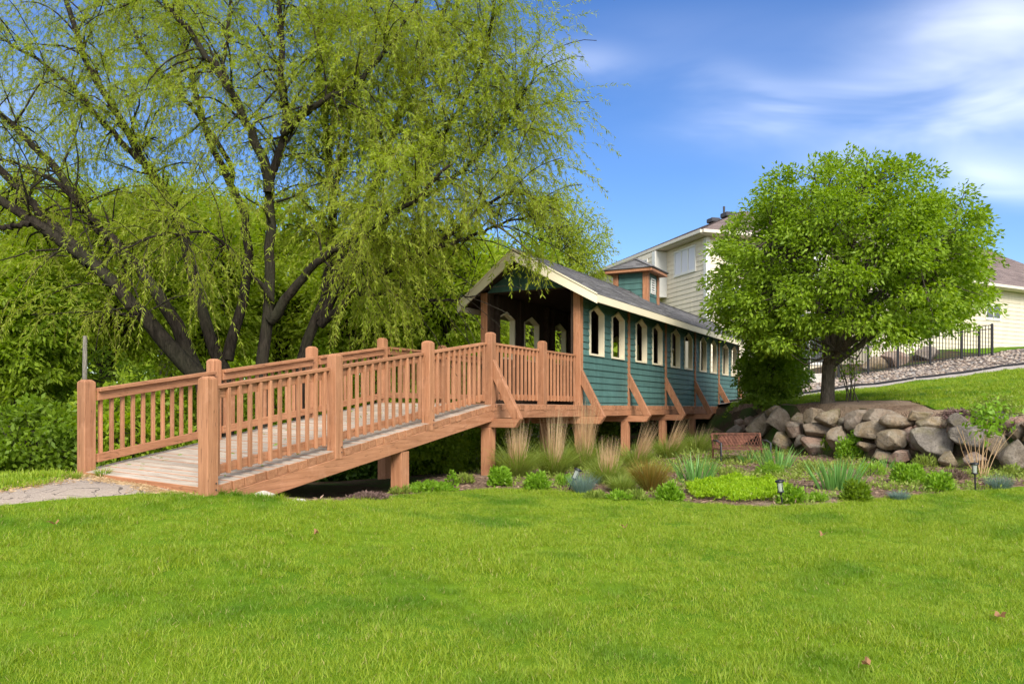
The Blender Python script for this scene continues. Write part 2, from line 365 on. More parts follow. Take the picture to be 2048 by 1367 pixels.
def unit(a): return a / np.maximum(np.linalg.norm(a, axis=1, keepdims=True), 1e-9)
def leaf_arrays(P, D, L, W, fold=.25, g=rng):
    """one folded diamond per leaf: base, side, tip, side"""
    n = len(P); D = unit(D); rv = unit(g.normal(size=(n, 3))); S = unit(np.cross(D, rv)); N = np.cross(S, D)
    L = np.broadcast_to(np.asarray(L, float), (n,))[:, None] * g.uniform(.7, 1.25, (n, 1)); W = np.broadcast_to(np.asarray(W, float), (n,))[:, None] * g.uniform(.75, 1.2, (n, 1))
    m = P + D * L * .45 + N * W * fold
    V = np.empty((n, 4, 3)); V[:, 0] = P; V[:, 1] = m + S * W * .5; V[:, 2] = P + D * L; V[:, 3] = m - S * W * .5
    Q = np.arange(n * 4).reshape(n, 4); r = np.repeat(g.uniform(0, 1, n), 4)
    return V.reshape(-1, 3), Q, r
def blade_arrays(P, D, L, W, droop, seg=3, g=rng):
    """curved grass blades as tapering strips; D start direction, droop pulls them down along their length"""
    n = len(P); D = unit(D); hor = D.copy(); hor[:, 2] = 0; hor = unit(hor + 1e-4 * g.normal(size=(n, 3)) * [1, 1, 0]); S = np.stack([-hor[:, 1], hor[:, 0], np.zeros(n)], 1)
    ang = g.uniform(-1, 1, n)[:, None]; S = unit(S * np.cos(ang) + hor * np.sin(ang))
    L = np.broadcast_to(np.asarray(L, float), (n,))[:, None]; W = np.broadcast_to(np.asarray(W, float), (n,))[:, None]; dr = np.broadcast_to(np.asarray(droop, float), (n,))[:, None]
    rings = []; p = P.copy(); d = D.copy()
    for i in range(seg + 1):
        w = W * (1 - (i / seg) ** 1.6) * .5 + W * .03
        rings.append(np.stack([p - S * w, p + S * w], 1)); 
        d = unit(d + hor * dr * .35 + np.array([0, 0, -1]) * dr * .5 * (i + 1) / seg); p = p + d * L / seg
    V = np.stack(rings, 1).reshape(n, -1, 3); m = V.shape[1]; base = (np.arange(n) * m)[:, None]
    Q = np.concatenate([base + np.array([2 * i, 2 * i + 1, 2 * i + 3, 2 * i + 2]) for i in range(seg)], 0)
    r = np.repeat(g.uniform(0, 1, n), m)
    return V.reshape(-1, 3), Q, r
class NP:
    """collects numpy pieces into one mesh"""
    def __init__(s): s.V = []; s.Q = []; s.r = []; s.mi = []; s.n = 0
    def add(s, V, Q, r, mi=0):
        if len(V) == 0: return s
        s.V.append(V); s.Q.append(Q + s.n); s.r.append(r); s.mi.append(np.full(len(Q), mi)); s.n += len(V); return s
    def build(s, name, mats, parent=None, smooth=False):
        return mesh_np(name, np.concatenate(s.V), np.concatenate(s.Q), None, parent, np.concatenate(s.r), smooth, mats=mats, mat_idx=np.concatenate(s.mi))

# ------------------------------------------------------------------ terrain (heights relative to the eye)
def rbf(pts):
    P = np.array(pts, float); n = len(P); d = np.linalg.norm(P[:, None, :2] - P[None, :, :2], axis=2)
    A = np.zeros((n + 3, n + 3)); A[:n, :n] = -d; A[:n, n] = 1; A[:n, n + 1:] = P[:, :2]; A[n, :n] = 1; A[n + 1:, :n] = P[:, :2].T
    A[:n, :n] -= np.eye(n) * .05
    w = np.linalg.solve(A, np.concatenate([P[:, 2], [0, 0, 0]]))
    def f(x, y):
        dd = np.sqrt((np.asarray(x)[..., None] - P[:, 0]) ** 2 + (np.asarray(y)[..., None] - P[:, 1]) ** 2 + .09)
        return (-dd * w[:n]).sum(-1) + w[n] + w[n + 1] * np.asarray(x) + w[n + 2] * np.asarray(y)
    return f
low_f = rbf([(0, 0, -1.5), (-3, 2.5, -1.42), (4, 2.5, -1.48), (0, 5, -1.36), (5, 5.5, -1.34), (-5, 4, -1.25), (-10, 3, -1.2), (12, 4, -1.35), (0, -6, -1.6), (-10, -5, -1.5), (12, -5, -1.6),
             (-2.87, 7.5, -.775), (-3.8, 7.95, -.715), (-4.65, 8.45, -.68), (-4.2, 7.4, -.75), (-6.5, 7.9, -.73), (-5.5, 6.8, -.82), (-10, 7.5, -.8), (-3.2, 6.6, -.93), (-1.5, 7.7, -1.02), (-2.2, 8.4, -.98),
             (-1.5, 9.95, -1.11), (-.4, 12.1, -1.02), (1.0, 14, -1.08), (2.35, 17.2, -1.13), (3.5, 19.3, -1.02), (4.7, 21.7, -.82), (5.2, 24, -.5), (6.0, 26.5, -.15),
             (.17, 10.2, -1.10), (3.1, 9.4, -1.17), (6.8, 10.6, -1.10), (10.5, 10.0, -1.1), (8.1, 12.6, -1.06), (6.1, 15.5, -1.02), (5.3, 19.5, -.92), (3.5, 14, -1.06),
             (-5, 12.5, -1.3), (-10, 14, -1.15), (-7, 10, -.95), (-3, 18, -1.5), (0, 24, -1.5), (-12, 25, -1.3), (-4, 35, -1.3), (-20, 15, -1.0), (-20, 35, -1.0)])
up_f = rbf([(6.9, 17.3, .10), (9.3, 13.4, -.10), (7.6, 15.3, -.02), (6.2, 18.5, .06), (6.2, 22, .12), (7.85, 23, .27), (11.6, 24, .72), (16, 25, 1.23), (17.3, 27, 1.5),
            (11.5, 31, .96), (14.9, 31, 1.44), (18.6, 31, 2.03), (8.8, 31, .9), (18.4, 36, 2.6), (22, 38, 2.75), (30, 42, 2.8), (8.3, 34, 1.2), (4, 50, 1.0), (25, 30, 2.6), (20, 20, 1.4),
            (16, 12, .3), (13, 16, .5), (20, 5, 0), (7.5, 27, .3), (40, 30, 3), (5, 30, .2)])
WALL = np.array([(16, 6.5), (11.2, 10.3), (8.45, 12.9), (6.75, 15.3), (6.0, 18.0), (5.75, 20.5), (5.9, 23.5), (4.9, 27), (2, 33), (-2, 45), (-8, 80)], float)
def wall_d(x, y):
    """signed distance to the boulder wall line, positive on the upper side"""
    x = np.asarray(x, float); y = np.asarray(y, float); best = np.full(x.shape, 1e9); sign = np.ones(x.shape)
    for a, b in zip(WALL[:-1], WALL[1:]):
        ab = b - a; t = np.clip(((x - a[0]) * ab[0] + (y - a[1]) * ab[1]) / (ab @ ab), 0, 1)
        dx = x - a[0] - t * ab[0]; dy = y - a[1] - t * ab[1]; d = np.hypot(dx, dy); s = np.where(ab[0] * dy - ab[1] * dx < 0, 1, -1)
        m = d < best; best = np.where(m, d, best); sign = np.where(m, s, sign)
    return best * sign
def sstep(t): t = np.clip(t, 0, 1); return t * t * (3 - 2 * t)
def hrel(x, y):
    x = np.asarray(x, float); y = np.asarray(y, float); r = np.hypot(x, y - 15); k = sstep((r - 38) / 50)
    l = low_f(x, y) * (1 - k) - 1.0 * k; u = up_f(x, y) * (1 - k) + 1.5 * k
    d = wall_d(x, y); w = sstep((d + .05) / .5)
    wig = .02 * np.sin(x * 2.1 + y * .7) * np.sin(y * 1.7 - x * .4) + .012 * np.sin(x * 4.7 + 1) * np.sin(y * 5.3)
    return l * (1 - w) + u * w + wig
def H(x, y): return float(hrel(x, y)) + E
def ray(px, py, lo=2.5, hi=60):
    """where the line of sight through a photo pixel meets the ground"""
    u = (px - 1024) / F; v = (HZ - py) / F; ys = np.linspace(lo, hi, 3000); z = hrel(u * ys, ys) - v * ys
    i = np.argmax(z > 0) if (z > 0).any() else len(ys) - 1
    return (float(u * ys[i]), float(ys[i]))
def at(px, py, Y): return Vector(((px - 1024) / F * Y, Y, E + (HZ - py) / F * Y))

def ground_sheet():
    def axis(lo, hi, st, far):
        a = list(np.arange(lo, hi + 1e-6, st)); s = st; 
        while a[-1] < far: s *= 1.35; a.append(a[-1] + s)
        s = st
        while a[0] > -far: s *= 1.35; a.insert(0, a[0] - s)
        return np.array(a)
    xs = axis(-14, 24, .3, 500); ys = axis(-5, 46, .3, 600)
    gx, gy = np.meshgrid(xs, ys); z = hrel(gx, gy) + E
    V = np.stack([gx, gy, z], -1).reshape(-1, 3); nx = len(xs); i = np.arange(len(ys) - 1)[:, None] * nx + np.arange(nx - 1)[None]
    Q = np.stack([i, i + 1, i + nx + 1, i + nx], -1).reshape(-1, 4)
    o = mesh_np('ground', V, Q, 'soil', smooth=True); tag(o, kind='structure')
ground_sheet()

def inside(poly, x, y):
    p = np.asarray(poly); c = np.zeros(np.shape(x), bool); j = len(p) - 1
    for i in range(len(p)):
        cond = ((p[i, 1] > y) != (p[j, 1] > y)) & (x < (p[j, 0] - p[i, 0]) * (y - p[i, 1]) / (p[j, 1] - p[i, 1] + 1e-12) + p[i, 0]); c ^= cond; j = i
    return c
def densify(poly, st):
    out = []
    for a, b in zip(poly, poly[1:] + poly[:1]):
        n = max(1, int(math.dist(a, b) / st)); out += [(a[0] + (b[0] - a[0]) * i / n, a[1] + (b[1] - a[1]) * i / n) for i in range(n)]
    return out
def smooth_line(pts, n=6):
    """Catmull-Rom through the points"""
    P = [np.array(p, float) for p in pts]; P = [2 * P[0] - P[1]] + P + [2 * P[-1] - P[-2]]; out = []
    for i in range(1, len(P) - 2):
        for k in range(n):
            t = k / n; a, b, c, d = P[i - 1:i + 3]
            out.append(tuple(.5 * ((2 * b) + (-a + c) * t + (2 * a - 5 * b + 4 * c - d) * t * t + (-a + 3 * b - 3 * c + d) * t ** 3)))
    out.append(tuple(P[-2])); return out
def drape(name, poly, st, off, mat):
    b = densify([tuple(map(float, p)) for p in poly], st); pa = np.array(b)
    lo = pa.min(0); hi = pa.max(0); gx, gy = np.meshgrid(np.arange(lo[0], hi[0], st), np.arange(lo[1], hi[1], st)); gx = gx.ravel(); gy = gy.ravel()
    m = inside(pa, gx, gy)
    d = np.min(np.hypot(gx[:, None] - pa[None, :, 0], gy[:, None] - pa[None, :, 1]), 1) if len(gx) * len(pa) < 6e7 else np.full(len(gx), 9.)
    m &= d > st * .45
    pts = [Vector(p) for p in b] + [Vector((x, y)) for x, y in zip(gx[m], gy[m])]
    nb = len(b)
    v, e, f, *_ = mgeo.delaunay_2d_cdt(pts, [(i, (i + 1) % nb) for i in range(nb)], [], 1, 1e-5)
    vx = np.array([p.x for p in v]); vy = np.array([p.y for p in v]); z = hrel(vx, vy) + E + off
    o = mesh_np(name, np.stack([vx, vy, z], 1), np.array([t for t in f if len(t) == 3]), mat, smooth=True)
    tag(o, kind='structure'); return o, pa

# plan outlines read off the photograph where the ground shows them
bed_edge = [ray(*p) for p in [(2040, 974), (1950, 983), (1850, 991), (1750, 1001), (1650, 1010), (1560, 1014), (1480, 1013), (1400, 1008), (1300, 998), (1200, 990), (1100, 983), (1020, 979), (940, 981), (860, 988), (780, 995), (700, 1001), (640, 1004), (560, 1000), (500, 993)]]
bed_edge = smooth_line(bed_edge, 3)
path_front = [ray(*p) for p in [(432, 990), (360, 989), (280, 990), (200, 996), (100, 1004), (0, 1013)]]
lawn_poly = [(15.5, 6.0), (11.5, 9.4), (9.0, 10.6)] + bed_edge + path_front + [(-8, 6.4), (-13, 6.2), (-13, -4.5), (15.5, -4.5)]
lawn, lawn_pa = drape('lawn', lawn_poly, .22, .012, 'turf')
pr = [ray(*p) for p in [(0, 984), (70, 972), (140, 958), (200, 948)]]
path_poly = path_front + [(-8, 6.4), (-13, 6.2), (-13, 7.6)] + pr + [(-4.35, 8.6), (-2.75, 7.75)]
path, _ = drape('path', path_poly, .15, .008, 'asphalt')
strip_poly = [(-13, 7.6)] + pr + [(-4.75, 8.75), (-5.2, 9.6), (-7, 9.6), (-13, 9.4)]
strip, strip_pa = drape('lawn_strip', strip_poly, .2, .012, 'turf')
bed_poly = [(11.0, 10.6), (9.0, 10.75)] + [(x, y + .02) for x, y in bed_edge] + [(-2.2, 8.6), (-1.6, 10.2), (-1.4, 12), (-.6, 14.5), (1.2, 18), (3, 22), (5.9, 23), (5.75, 20.5), (6.0, 18), (6.75, 15.3), (8.45, 12.9)]
bed, bed_pa = drape('mulch_bed', bed_poly, .18, .009, 'mulch')
# upper slope
pf = [(6.35, 23.2), (7.85, 23.1), (11.6, 24.0), (16, 25), (22, 26.6), (30, 29)]
pb = [(x - .25, y + 1.25) for x, y in pf]
fl = [(6.2, 30.6), (8.8, 31), (11.5, 31), (14.9, 31), (18.6, 31), (21, 31.8), (30, 33.5)]
up_poly = [(6.0, 22.6)] + [(x, y - .01) for x, y in pf] + [(30, 5), (16.6, 6.75), (11.65, 10.75), (8.95, 13.45), (7.95, 15.0), (8.3, 16.6), (8.0, 17.6), (6.6, 18.3), (6.5, 20.6)]
up_lawn, up_pa = drape('upper_lawn', up_poly, .45, .012, 'turf')
drape('upper_mulch', [(11.5, 10.55), (11.62, 10.72), (8.92, 13.4), (7.9, 14.97), (8.25, 16.6), (7.95, 17.55), (6.62, 18.25), (6.5, 20.6), (6.1, 22.5), (5.95, 20.5), (6.2, 18), (6.95, 15.4), (8.6, 13.1)], .25, .010, 'mulch')
conc, _ = drape('concrete_path', pf + pb[::-1], .4, .022, 'concrete')
gravel, gravel_pa = drape('gravel_strip', [(x + .01, y + .06) for x, y in pb] + [(30, 34.5), (20.5, 32.4), (18.8, 31.6), (8.5, 31.6), (6.2, 31.2)], .45, .008, 'pebble')
back_lawn, bl_pa = drape('back_lawn', [(20.5, 32.5), (30, 34.6), (45, 38), (45, 50), (30, 43.5), (19, 37), (18.8, 31.7)], .6, .012, 'turf')

# ------------------------------------------------------------------ grass (nobody could count it)
def tuft(name, n, rad, hgt, wid, mat, seed):
    g = np.random.default_rng(seed); a = g.uniform(0, 6.283, n); r = rad * np.sqrt(g.uniform(0, 1, n))
    P = np.stack([r * np.cos(a), r * np.sin(a), np.full(n, -.01)], 1); D = np.stack([g.normal(0, .38, n), g.normal(0, .38, n), np.ones(n)], 1)
    V, Q, rr = blade_arrays(P, D, g.uniform(.55, 1.2, n) * hgt, g.uniform(.7, 1.2, n) * wid, g.uniform(.1, .7, n), 2, g)
    me_o = mesh_np(name, V, Q, mat, None, rr); COL.objects.unlink(me_o); return me_o
def scatter(obj, name, tufts, density, smin, smax, seed=0):
    ng = bpy.data.node_groups.new(name + '_nodes', 'GeometryNodeTree')
    ng.interface.new_socket('Geometry', in_out='INPUT', socket_type='NodeSocketGeometry'); ng.interface.new_socket('Geometry', in_out='OUTPUT', socket_type='NodeSocketGeometry')
    gi = ng.nodes.new('NodeGroupInput'); go = ng.nodes.new('NodeGroupOutput'); j = ng.nodes.new('GeometryNodeJoinGeometry')
    for i, t in enumerate(tufts):
        dp = ng.nodes.new('GeometryNodeDistributePointsOnFaces'); dp.inputs['Density'].default_value = density / len(tufts); dp.inputs['Seed'].default_value = seed + i
        oi = ng.nodes.new('GeometryNodeObjectInfo'); oi.inputs['Object'].default_value = t; oi.inputs['As Instance'].default_value = True
        ip = ng.nodes.new('GeometryNodeInstanceOnPoints')
        rv = ng.nodes.new('FunctionNodeRandomValue'); rv.data_type = 'FLOAT_VECTOR'; rv.inputs[0].default_value = (-.12, -.12, 0); rv.inputs[1].default_value = (.12, .12, 6.283); rv.inputs['Seed'].default_value = seed + i
        rs = ng.nodes.new('FunctionNodeRandomValue'); rs.data_type = 'FLOAT'; rs.inputs[2].default_value = smin; rs.inputs[3].default_value = smax; rs.inputs['Seed'].default_value = seed + 9 + i
        # patches of longer and shorter growth
        ps = ng.nodes.new('GeometryNodeInputPosition'); nz = ng.nodes.new('ShaderNodeTexNoise'); nz.inputs['Scale'].default_value = 1.6; nz.inputs['Detail'].default_value = 2
        ng.links.new(ps.outputs[0], nz.inputs['Vector'])
        mr = ng.nodes.new('ShaderNodeMapRange'); mr.inputs[1].default_value = .35; mr.inputs[2].default_value = .7; mr.inputs[3].default_value = .75; mr.inputs[4].default_value = 1.35
        ng.links.new(nz.outputs[0], mr.inputs[0])
        mu = ng.nodes.new('ShaderNodeMath'); mu.operation = 'MULTIPLY'; ng.links.new(rs.outputs[1], mu.inputs[0]); ng.links.new(mr.outputs[0], mu.inputs[1])
        ng.links.new(gi.outputs[0], dp.inputs['Mesh']); ng.links.new(dp.outputs['Points'], ip.inputs['Points']); ng.links.new(oi.outputs['Geometry'], ip.inputs['Instance'])
        ng.links.new(rv.outputs[0], ip.inputs['Rotation']); ng.links.new(mu.outputs[0], ip.inputs['Scale']); ng.links.new(ip.outputs[0], j.inputs[0])
    ng.links.new(j.outputs[0], go.inputs[0])
    o = bpy.data.objects.new(name, obj.data); link(o); md = o.modifiers.new('scatter', 'NODES'); md.node_group = ng
    return tag(o, kind='stuff')
T = [tuft('tuft_source', 90, .085, .047, .0036, 'grass_blade', 10 + i) for i in range(4)]
near_poly = [(8.2, 8.2), (6.9, 10.45)] + [p for p in bed_edge if p[0] < 6.9] + path_front + [(-8, 6.4), (-8, 5.2), (-2.6, 2.2), (2.6, 2.2), (8, 6.6)]
near_sheet, _ = drape('near_sheet', near_poly, .3, .010, 'turf')
o = scatter(near_sheet, 'grass', T, 185, .75, 1.25, 1); tag(o, 'short bright green mown grass blades of the lawn', 'grass')
bpy.data.objects.remove(near_sheet)
T2 = [tuft('tuft_source', 60, .14, .075, .009, 'grass_blade', 30 + i) for i in range(3)]
o = scatter(up_lawn, 'grass', T2, 22, .7, 1.2, 5); tag(o, 'green grass on the slope above the boulder wall', 'grass')
o = scatter(strip, 'grass', T2, 40, .7, 1.3, 8); tag(o, 'narrow strip of grass behind the asphalt path', 'grass')

# ------------------------------------------------------------------ covered footbridge (local axes: x along, y to the left side, z above eye level)
AX = 869 / F; AN = math.atan2(1, AX)
B0 = ((413 - 1024) / F * 7.51, 7.51)
bridge = empty('covered_footbridge', (B0[0], B0[1], E), AN)
tag(bridge, 'stained wooden footbridge with railed ramp leading into a green gabled covered span', 'footbridge')
WID = 2.0; S_TOP = 5.28; S_WALL = 8.6; BAY = 2.6; NB = 5; S_END = S_WALL + BAY * NB
def zd(s): return -.732 + (.06 + .732) * min(max(s, -.2) / S_TOP, 1)
def cs(s): return .045 + (.018 - .045) * min(max(s, 0) / S_TOP, 1)      # the ramp has settled: its far side sits higher
def left_n(s): return float(np.interp(s, [0, 1.77, 3.62], [1.78, 1.91, WID]))          # the left rail draws in a little towards the path
def deck_z(s, n): return zd(s) + cs(s) * n
def bpart(mb, name, mat, parent=bridge, **k): return mb.build(name, mat, parent, **k)

# stringers / beams
def beams():
    for n0 in (-.080, .98, WID - .010):
        mb = MB(); w = .09
        s0, s1 = .15, S_TOP
        def pr_(s, t): return zd(s) + (cs(s) * max(n0, 0)) - t
        b0 = .10 if n0 < .5 else .12
        q0 = n0 - (.24 if n0 > 1.5 else 0)
        mb.hexa([(s0, q0, pr_(s0, .27)), (s1, n0, pr_(s1, .25)), (s1, n0 + w, pr_(s1, .25)), (s0, q0 + w, pr_(s0, .27))],
                [(s0, q0, pr_(s0, .092)), (s1, n0, pr_(s1, .092)), (s1, n0 + w, pr_(s1, .092)), (s0, q0 + w, pr_(s0, .092))])
        bpart(mb, 'stringer', 'wood_along', bevel=.006)
        cuts = [S_TOP + .004, 8.42, 11.05, 13.6, 16.2, 18.8, S_END + .3]
        for a, b in zip(cuts[:-1], cuts[1:]):
            bpart(MB().box(a, b - .004, n0, n0 + w, -.155, -.016), 'beam', 'wood_along', bevel=.005)
beams()
# deck: every plank is a piece
deck = bpart(MB().hexa([(.3, .45, zd(.3) - .26), (5.1, .45, zd(5.1) - .26), (5.1, .53, zd(5.1) - .26), (.3, .53, zd(.3) - .26)], [(.3, .45, zd(.3) - .10), (5.1, .45, zd(5.1) - .10), (5.1, .53, zd(5.1) - .10), (.3, .53, zd(.3) - .10)]).box(S_TOP, S_END, .45, .53, -.155, -.02), 'deck', 'wood_along')
def planks():
    s = -.05; k = 0; w = .137; base = None
    pm = MB().box(0, w, -.085, WID + .085, -.088, 0).build('plank', 'deck_grey', deck, bevel=.004)
    me = pm.data; me.materials.append(M('wood_across'))
    for p in me.polygons:                                   # sawn ends still wear the stain; sides coloured dark too, so sunlit gaps look shaded
        if abs(p.normal.y) > .25 or abs(p.normal.x) > .25: p.material_index = 1
    rr = random.Random(3)
    while s < S_END:
        o = pm if k == 0 else inst(pm, 'plank', deck)
        sl = (zd(s + .1) - zd(s)) / .1 if s < S_TOP - .05 else 0
        o.location = (s, rr.uniform(-.008, .008), zd(s) + rr.uniform(-.002, .002))
        o.rotation_euler = (math.atan(cs(s)), -math.atan(sl), rr.uniform(-.002, .002))
        o.scale = (1, (left_n(s) + .085) / (WID + .085), 1)
        s += (w + .0115) * math.cos(math.atan(sl)); k += 1
planks()

def post_mb(w, z0, z1):
    c = .028; h = w / 2; i = h - c
    mb = MB(); mb.box(-h, h, -h, h, z0, z1 - c * .9)
    mb.hexa([(-h, -h, z1 - c * .9), (h, -h, z1 - c * .9), (h, h, z1 - c * .9), (-h, h, z1 - c * .9)], [(-i, -i, z1), (i, -i, z1), (i, i, z1), (-i, i, z1)])
    return mb
PS = [0, 1.77, 3.62, S_TOP, 7.05]
def rails():
    bal = MB().box(-.018, .018, -.018, .018, 0, 1).build('baluster', 'wood_up', None, bevel=.003); bme = bal.data; bpy.data.objects.remove(bal)
    for side in (0, 1):
        sg = 1 if side == 0 else -1; n0 = 0 if side == 0 else WID
        def N(s): return 0 if side == 0 else left_n(s)
        def dz(s): return deck_z(s, N(s))
        top_of = lambda s: .20 + (1.007 - .20) * min(max(s, 0) / S_TOP, 1)
        for i, s in enumerate(PS):
            zt = top_of(s) + (.10 if i == 0 else .145); zb_ = dz(s) - .11
            if i == 0: zb_ = float(hrel(*( (bridge.matrix_basis @ Vector((0, N(0), 0))).xy))) - .15
            o = bpart(post_mb(.130, zb_, zt), 'post', 'wood_up', bevel=.006); o.location = (s, N(s) - sg * .022, 0)
            # bolts near the foot
            m = MB(); 
            for zz in (.03, .09): m.tube([(.03, -.071 * sg, dz(s) + zz - .06), (.03, -.078 * sg, dz(s) + zz - .06)], [.007, .007], 6)
            q = m.build('bolt', 'pipe_metal', o)
        ends = PS + [S_WALL - .02]
        for i in range(len(ends) - 1):
            a = ends[i] + .071; b = ends[i + 1] - .071
            if i == len(ends) - 2: b = ends[i + 1] - .05
            m = MB(); n1 = sg * .052
            def bar(na, nb, fa, fb):
                lo, hi = min(na, nb), max(na, nb)
                m.hexa([(a, N(a) + lo, fa(a)), (b, N(b) + lo, fa(b)), (b, N(b) + hi, fa(b)), (a, N(a) + hi, fa(a))], [(a, N(a) + lo, fb(a)), (b, N(b) + lo, fb(b)), (b, N(b) + hi, fb(b)), (a, N(a) + hi, fb(a))])
            bar(n1 - .058, n1 + .052, lambda s: top_of(s) - .038, lambda s: top_of(s))
            bar(n1 - .019, n1 + .019, lambda s: top_of(s) - .13, lambda s: top_of(s) - .040)
            bar(n1 - .019, n1 + .019, lambda s: dz(s) + .075, lambda s: dz(s) + .165)
            rl = bpart(m, 'railing', 'wood_along', bevel=.004)
            nb_ = max(3, round((b - a) / .137)); st = (b - a) / nb_
            for k in range(nb_):
                s = a + st * (k + .5); z0 = dz(s) + .065; z1 = top_of(s) - .041
                inst(bme, 'baluster', rl, (s, N(s) + sg * .013, z0), (0, 0, 0), (1, 1, z1 - z0))
rails()
# small cream socket box on the corner post
bpart(MB().box(5.40, 5.47, .075, .11, .10, .20).box(5.42, 5.45, .069, .077, .12, .18), 'socket_box', 'cream', bevel=.004)

# legs, outriggers and knee braces
def under():
    def gz(s, n): 
        w = bridge.matrix_basis @ Vector((s, n, 0)); return float(hrel(w.x, w.y))
    for s, ws in ((3.05, (.17,)), (S_TOP, (.16,)), (8.75, (.16,)), (11.2, (.16,)), (13.8, (.16,)), (16.4, (.16,)), (19.0, (.16,))):
        for n in (.02, WID - .02):
            w = ws[0]; top = (zd(s) + cs(s) * n - .272) if s < S_TOP else -.292
            lg = bpart(MB().box(-w / 2, w / 2, -w / 2, w / 2, gz(s, n) - .3, top), 'leg', 'wood_up', bevel=.006); lg.location = (s, n, 0)
            if s >= S_TOP: 
                q = MB().box(w / 2 + .003, w / 2 + .045, -.06, .06, top - .36, top + .13).build('cleat', 'wood_up', lg, bevel=.005)
        if s < S_TOP: bpart(MB().box(s - .05, s + .05, .12, WID - .12, top - .10, top - .005), 'cross_beam', 'wood_across', bevel=.005)
    for s in (S_TOP + .01, S_WALL, 11.2, 13.8, 16.4, 19.0, 21.5):
        for sg, n0 in ((1, 0), (-1, WID)):
            zt = .76
            if s < S_WALL - 1 and sg < 0: continue
            def q(n): return n0 - sg * n
            poly = [(q(-.95), -.29), (q(.46), -.29), (q(.56), -.157), (q(-.95), -.157)]
            orr = bpart(MB().prism(poly, 0, s - .06, s + .06), 'outrigger', 'wood_across', bevel=.005)
            m = MB(); f = .135
            poly = [(q(.075), zt), (q(.075), zt - .30), (q(.56 - .15), -.155), (q(.56), -.155)]
            m.prism(poly, 0, s - .045, s + .045); bpart(m, 'knee_brace', 'wood_up', bevel=.005)
under()

# covered span: window outline, wall boards cut round the windows
Z_SILL, Z_SHO, Z_APX = 1.035, 1.865, 2.005; WIN_W = .70
def bay_windows(i):
    s = S_WALL + BAY * i; return [s + .45 + WIN_W / 2, s + 1.60 + WIN_W / 2]
def half_w(z):
    if z < Z_SILL or z > Z_APX: return None
    if z <= Z_SHO: return WIN_W / 2
    return WIN_W / 2 * (Z_APX - z) / (Z_APX - Z_SHO)
def row_cells(a, b, z0, z1, cs_):
    """pieces of a board from a to b between z0 and z1, with the window openings left out: list of (x00,x10,x11,x01)"""
    cuts = [z0, z1]
    out = []
    if z1 <= Z_SILL + 1e-6 or z0 >= Z_APX - 1e-6: return [(a, b, z0, z1, a, b)]
    lo = max(z0, Z_SILL); 
    # a row that starts under the sill is notched: the lower strip runs through
    if z0 < Z_SILL - 1e-6: out.append((a, b, z0, Z_SILL, a, b)); z0 = Z_SILL
    if z0 < Z_SHO < z1:
        return out + row_cells(a, b, z0, Z_SHO, cs_) + row_cells(a, b, Z_SHO, z1, cs_)
    if z0 < Z_APX < z1:
        return out + row_cells(a, b, z0, Z_APX, cs_) + [(a, b, Z_APX, z1, a, b)]
    x0b = x0t = a
    for c in cs_:
        hb = half_w(z0) or 0; ht = half_w(z1) or 0
        out.append((x0b, c - hb, z0, z1, x0t, c - ht)); x0b = c + hb; x0t = c + ht
    out.append((x0b, b, z0, z1, x0t, b)); return out
EAVE_N, EAVE_Z = -.47, 2.05; RIDGE_Z = 2.92; S_EAVE, S_RIDGE = 8.38, 7.93; PITCH = (RIDGE_Z - EAVE_Z) / (1 - EAVE_N)
def roof_z(n): return EAVE_Z + PITCH * (min(n, 2 - n) - EAVE_N)           # underside of the roof
